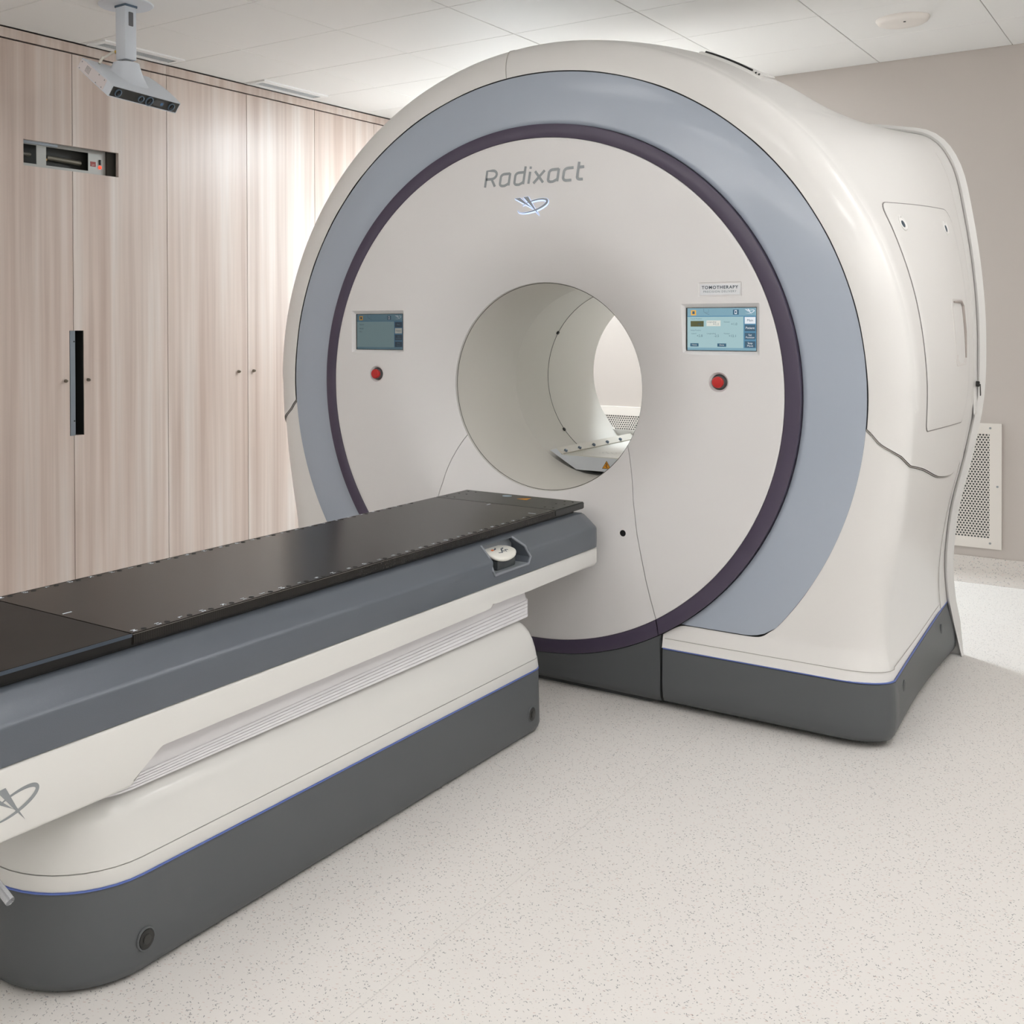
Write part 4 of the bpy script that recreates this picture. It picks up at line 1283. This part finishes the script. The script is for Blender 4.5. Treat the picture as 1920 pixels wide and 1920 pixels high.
obj('detector_body', lathe([(.122, 0), (.122, .006), (.112, .020), (.100, .027), (.055, .030)], (.965, 2.02, ZCEIL + .0008), (0, 0, -1), 48), mat('detector_white', rgb(228, 221, 214), .5), dt, ang=50)
obj('detector_lamp', lathe([(.006, 0), (.006, .003)], (.985, 1.965, ZCEIL - .028), (0, 0, -1), 12), DARK, dt)

# tracking camera ------------------------------------------------------
PX, PY = -1.853, -.487
tc_ = thing('tracking_camera', 'pale blue grey surface tracking camera hanging from the ceiling on a square pole', 'camera', (PX, PY, ZCEIL))
obj('mount_plate', lathe([(.128, 0), (.128, .004), (.124, .007)], (PX, PY, ZCEIL + .0008), (0, 0, -1), 40), CAMW, tc_)
bm = box(PX - .034, PX + .034, PY - .034, PY + .034, 2.650, ZCEIL - .005, bev=.004)
pole = obj('pole', bm, CAMW, tc_)
obj('pole_slot', prism(rrect(PY - .014, PY + .014, 2.805, 2.870, .004), YZ, PX + .0335, PX + .0347), mat('slot_grey', rgb(100, 100, 104), .5), pole)
obj('pole_collar', box(PX - .037, PX + .037, PY - .037, PY + .037, ZCEIL - .016, ZCEIL - .006), LENSG, pole)
obj('swivel', lathe([(.022, 0), (.022, .03), (.028, .045)], (PX, PY, 2.655), (0, 0, -1), 20), STEEL, tc_)
# housing frame: D points from back to front (down into the room), E along the length, U up
Dv = Vector((.80, .02, -.60)).normalized(); Ev = Vector((-.05, .985, -.03)); Ev = (Ev - Dv * Ev.dot(Dv)).normalized(); Uv = Ev.cross(Dv).normalized()
if Uv.z < 0: Uv = -Uv
O0 = Vector((PX + .012, PY + .006, 2.536))
def hpnt(e, d, u): return O0 + Ev * e + Dv * d + Uv * u
HL, HB, HF, HH = .214, -.125, .135, .028
bm = bmesh.new()
secs = []
for d, l, u0, u1 in ((HB, HL * .97, -HH, HH * .8), (HB + .05, HL * .985, -HH, HH * 1.0), (.02, HL, -HH, HH * 1.15), (HF - .05, HL * 1.0, -HH, HH * 1.1), (HF, HL, -HH, HH * .95)):
    secs.append([hpnt(-l, d, u0), hpnt(l, d, u0), hpnt(l, d, u1), hpnt(-l, d, u1)])
V = add_grid(bm, secs, closed_u=True); bm.faces.new(V[0]); bm.faces.new(V[-1])
bmesh.ops.bevel(bm, geom=[e for e in bm.edges if len(e.link_faces) == 2 and e.calc_face_angle(0) > .6], offset=.004, segments=2, affect='EDGES')
hs = obj('housing', bm, CAMW, tc_)
# neck hump rising to the swivel
bm = bmesh.new()
rows = []
top_c = Vector((PX, PY, 2.638))
for f in (0, .2, .45, .7, .88, .96, 1.0):
    row = []
    for i in range(28):
        t = 2 * math.pi * i / 28
        base = hpnt(.118 * math.copysign(abs(math.cos(t)) ** .6, math.cos(t)), .0 + .095 * math.copysign(abs(math.sin(t)) ** .7, math.sin(t)), HH * .9)
        tp = top_c + Vector((.058 * math.sin(t), .062 * math.cos(t), 0)) * (1 if f < .99 else .75)
        g_ = f ** .75 if f < .97 else 1
        h_ = min(1, f / .9)
        p = Vector((*base.lerp(tp, min(1, (f / .95)) ** .45 if f < .99 else 1).xy, base.lerp(tp, min(1, f / .98)).z))
        row.append(p)
    rows.append(row)
V = add_grid(bm, rows, closed_u=True); bm.faces.new(V[-1])
obj('neck', bm, CAMW, tc_, ang=60)
fpn = obj('front_panel', prism([(-HL + .006, -HH + .005), (HL - .006, -HH + .005), (HL - .006, HH * .9 - .002), (-HL + .006, HH * .9 - .002)], lambda u, v, d: tuple(hpnt(u, HF + d, v)), -.001, .0025), BLACK, tc_)
for e, r in ((-.170, .0185), (-.030, .0165), (.022, .0225), (.165, .0185)):
    o = obj('lens', lathe([(r, 0), (r, .006), (r * .82, .007), (r * .78, .001)], hpnt(e, HF + .002, -.001), Dv, 24), LENSG, fpn)
    obj('lens_glass', lathe([(r * .76, .001), (r * .5, .004), (r * .1, .005)], hpnt(e, HF + .002, -.001), Dv, 20), BLACKG, o)
obj('badge', prism(rrect(.050, .116, -.014, .014, .012), lambda u, v, d: tuple(hpnt(u, HF + .002 + d, v)), 0, .002), mat('badge_grey', rgb(72, 72, 72), .4), fpn)
obj('badge_light', prism(rrect(.094, .110, -.007, .007, .004), lambda u, v, d: tuple(hpnt(u, HF + .004 + d, v)), 0, .001), mat('badge_blue', rgb(70, 110, 150), .4), fpn)
sp_ = obj('side_panel', prism([(HB + .006, -HH + .004), (HF - .045, -HH + .004), (HF - .045, HH * .9), (HB + .04, HH * .8), (HB + .006, HH * .65)], lambda u, v, d: tuple(hpnt(-HL * .992 - d, u, v)), -.002, .0028), CAMP, tc_)
for i in range(5):
    obj('side_slot', box(0, 0, 0, 0, 0, 0), DARK, sp_) if False else None
bm = bmesh.new()
for i in range(6):
    for j in range(4):
        u = HB + .06 + j * .009; v = -.014 + i * .0052
        add_prism(bm, [(u, v), (u + .006, v + .001), (u + .006, v + .003), (u, v + .002)], lambda u_, v_, d: tuple(hpnt(-HL * .992 - .0026 - d, u_, v_)), 0, .0006)
sv = obj('side_vents', bm, DARK, sp_)
for u, v in ((HB + .02, .012), (HB + .02, -.02), (.03, -.02), (.03, .02), (HF - .06, .018), (HF - .06, -.018)):
    obj('side_screw', lathe([(.003, 0), (.003, .0015)], hpnt(-HL * .992 - .0026, u, v), -Ev, 10), STEEL, sp_)
cab = [hpnt(-.13, HB + .03, HH), hpnt(-.12, HB + .02, HH + .03), Vector((PX - .10, PY - .07, 2.655)), Vector((PX - .055, PY - .035, 2.690)), Vector((PX - .036, PY - .012, 2.697))]
cbl = obj('cable', tube(cab, .006, 10), mat('cable_white', rgb(214, 210, 200), .5), tc_)
obj('cable_plug', lathe([(.008, 0), (.008, .014)], Vector((PX - .048, PY - .026, 2.692)), (.8, .5, .2), 12), mat('plug_yellow', rgb(200, 160, 60), .4), cbl)
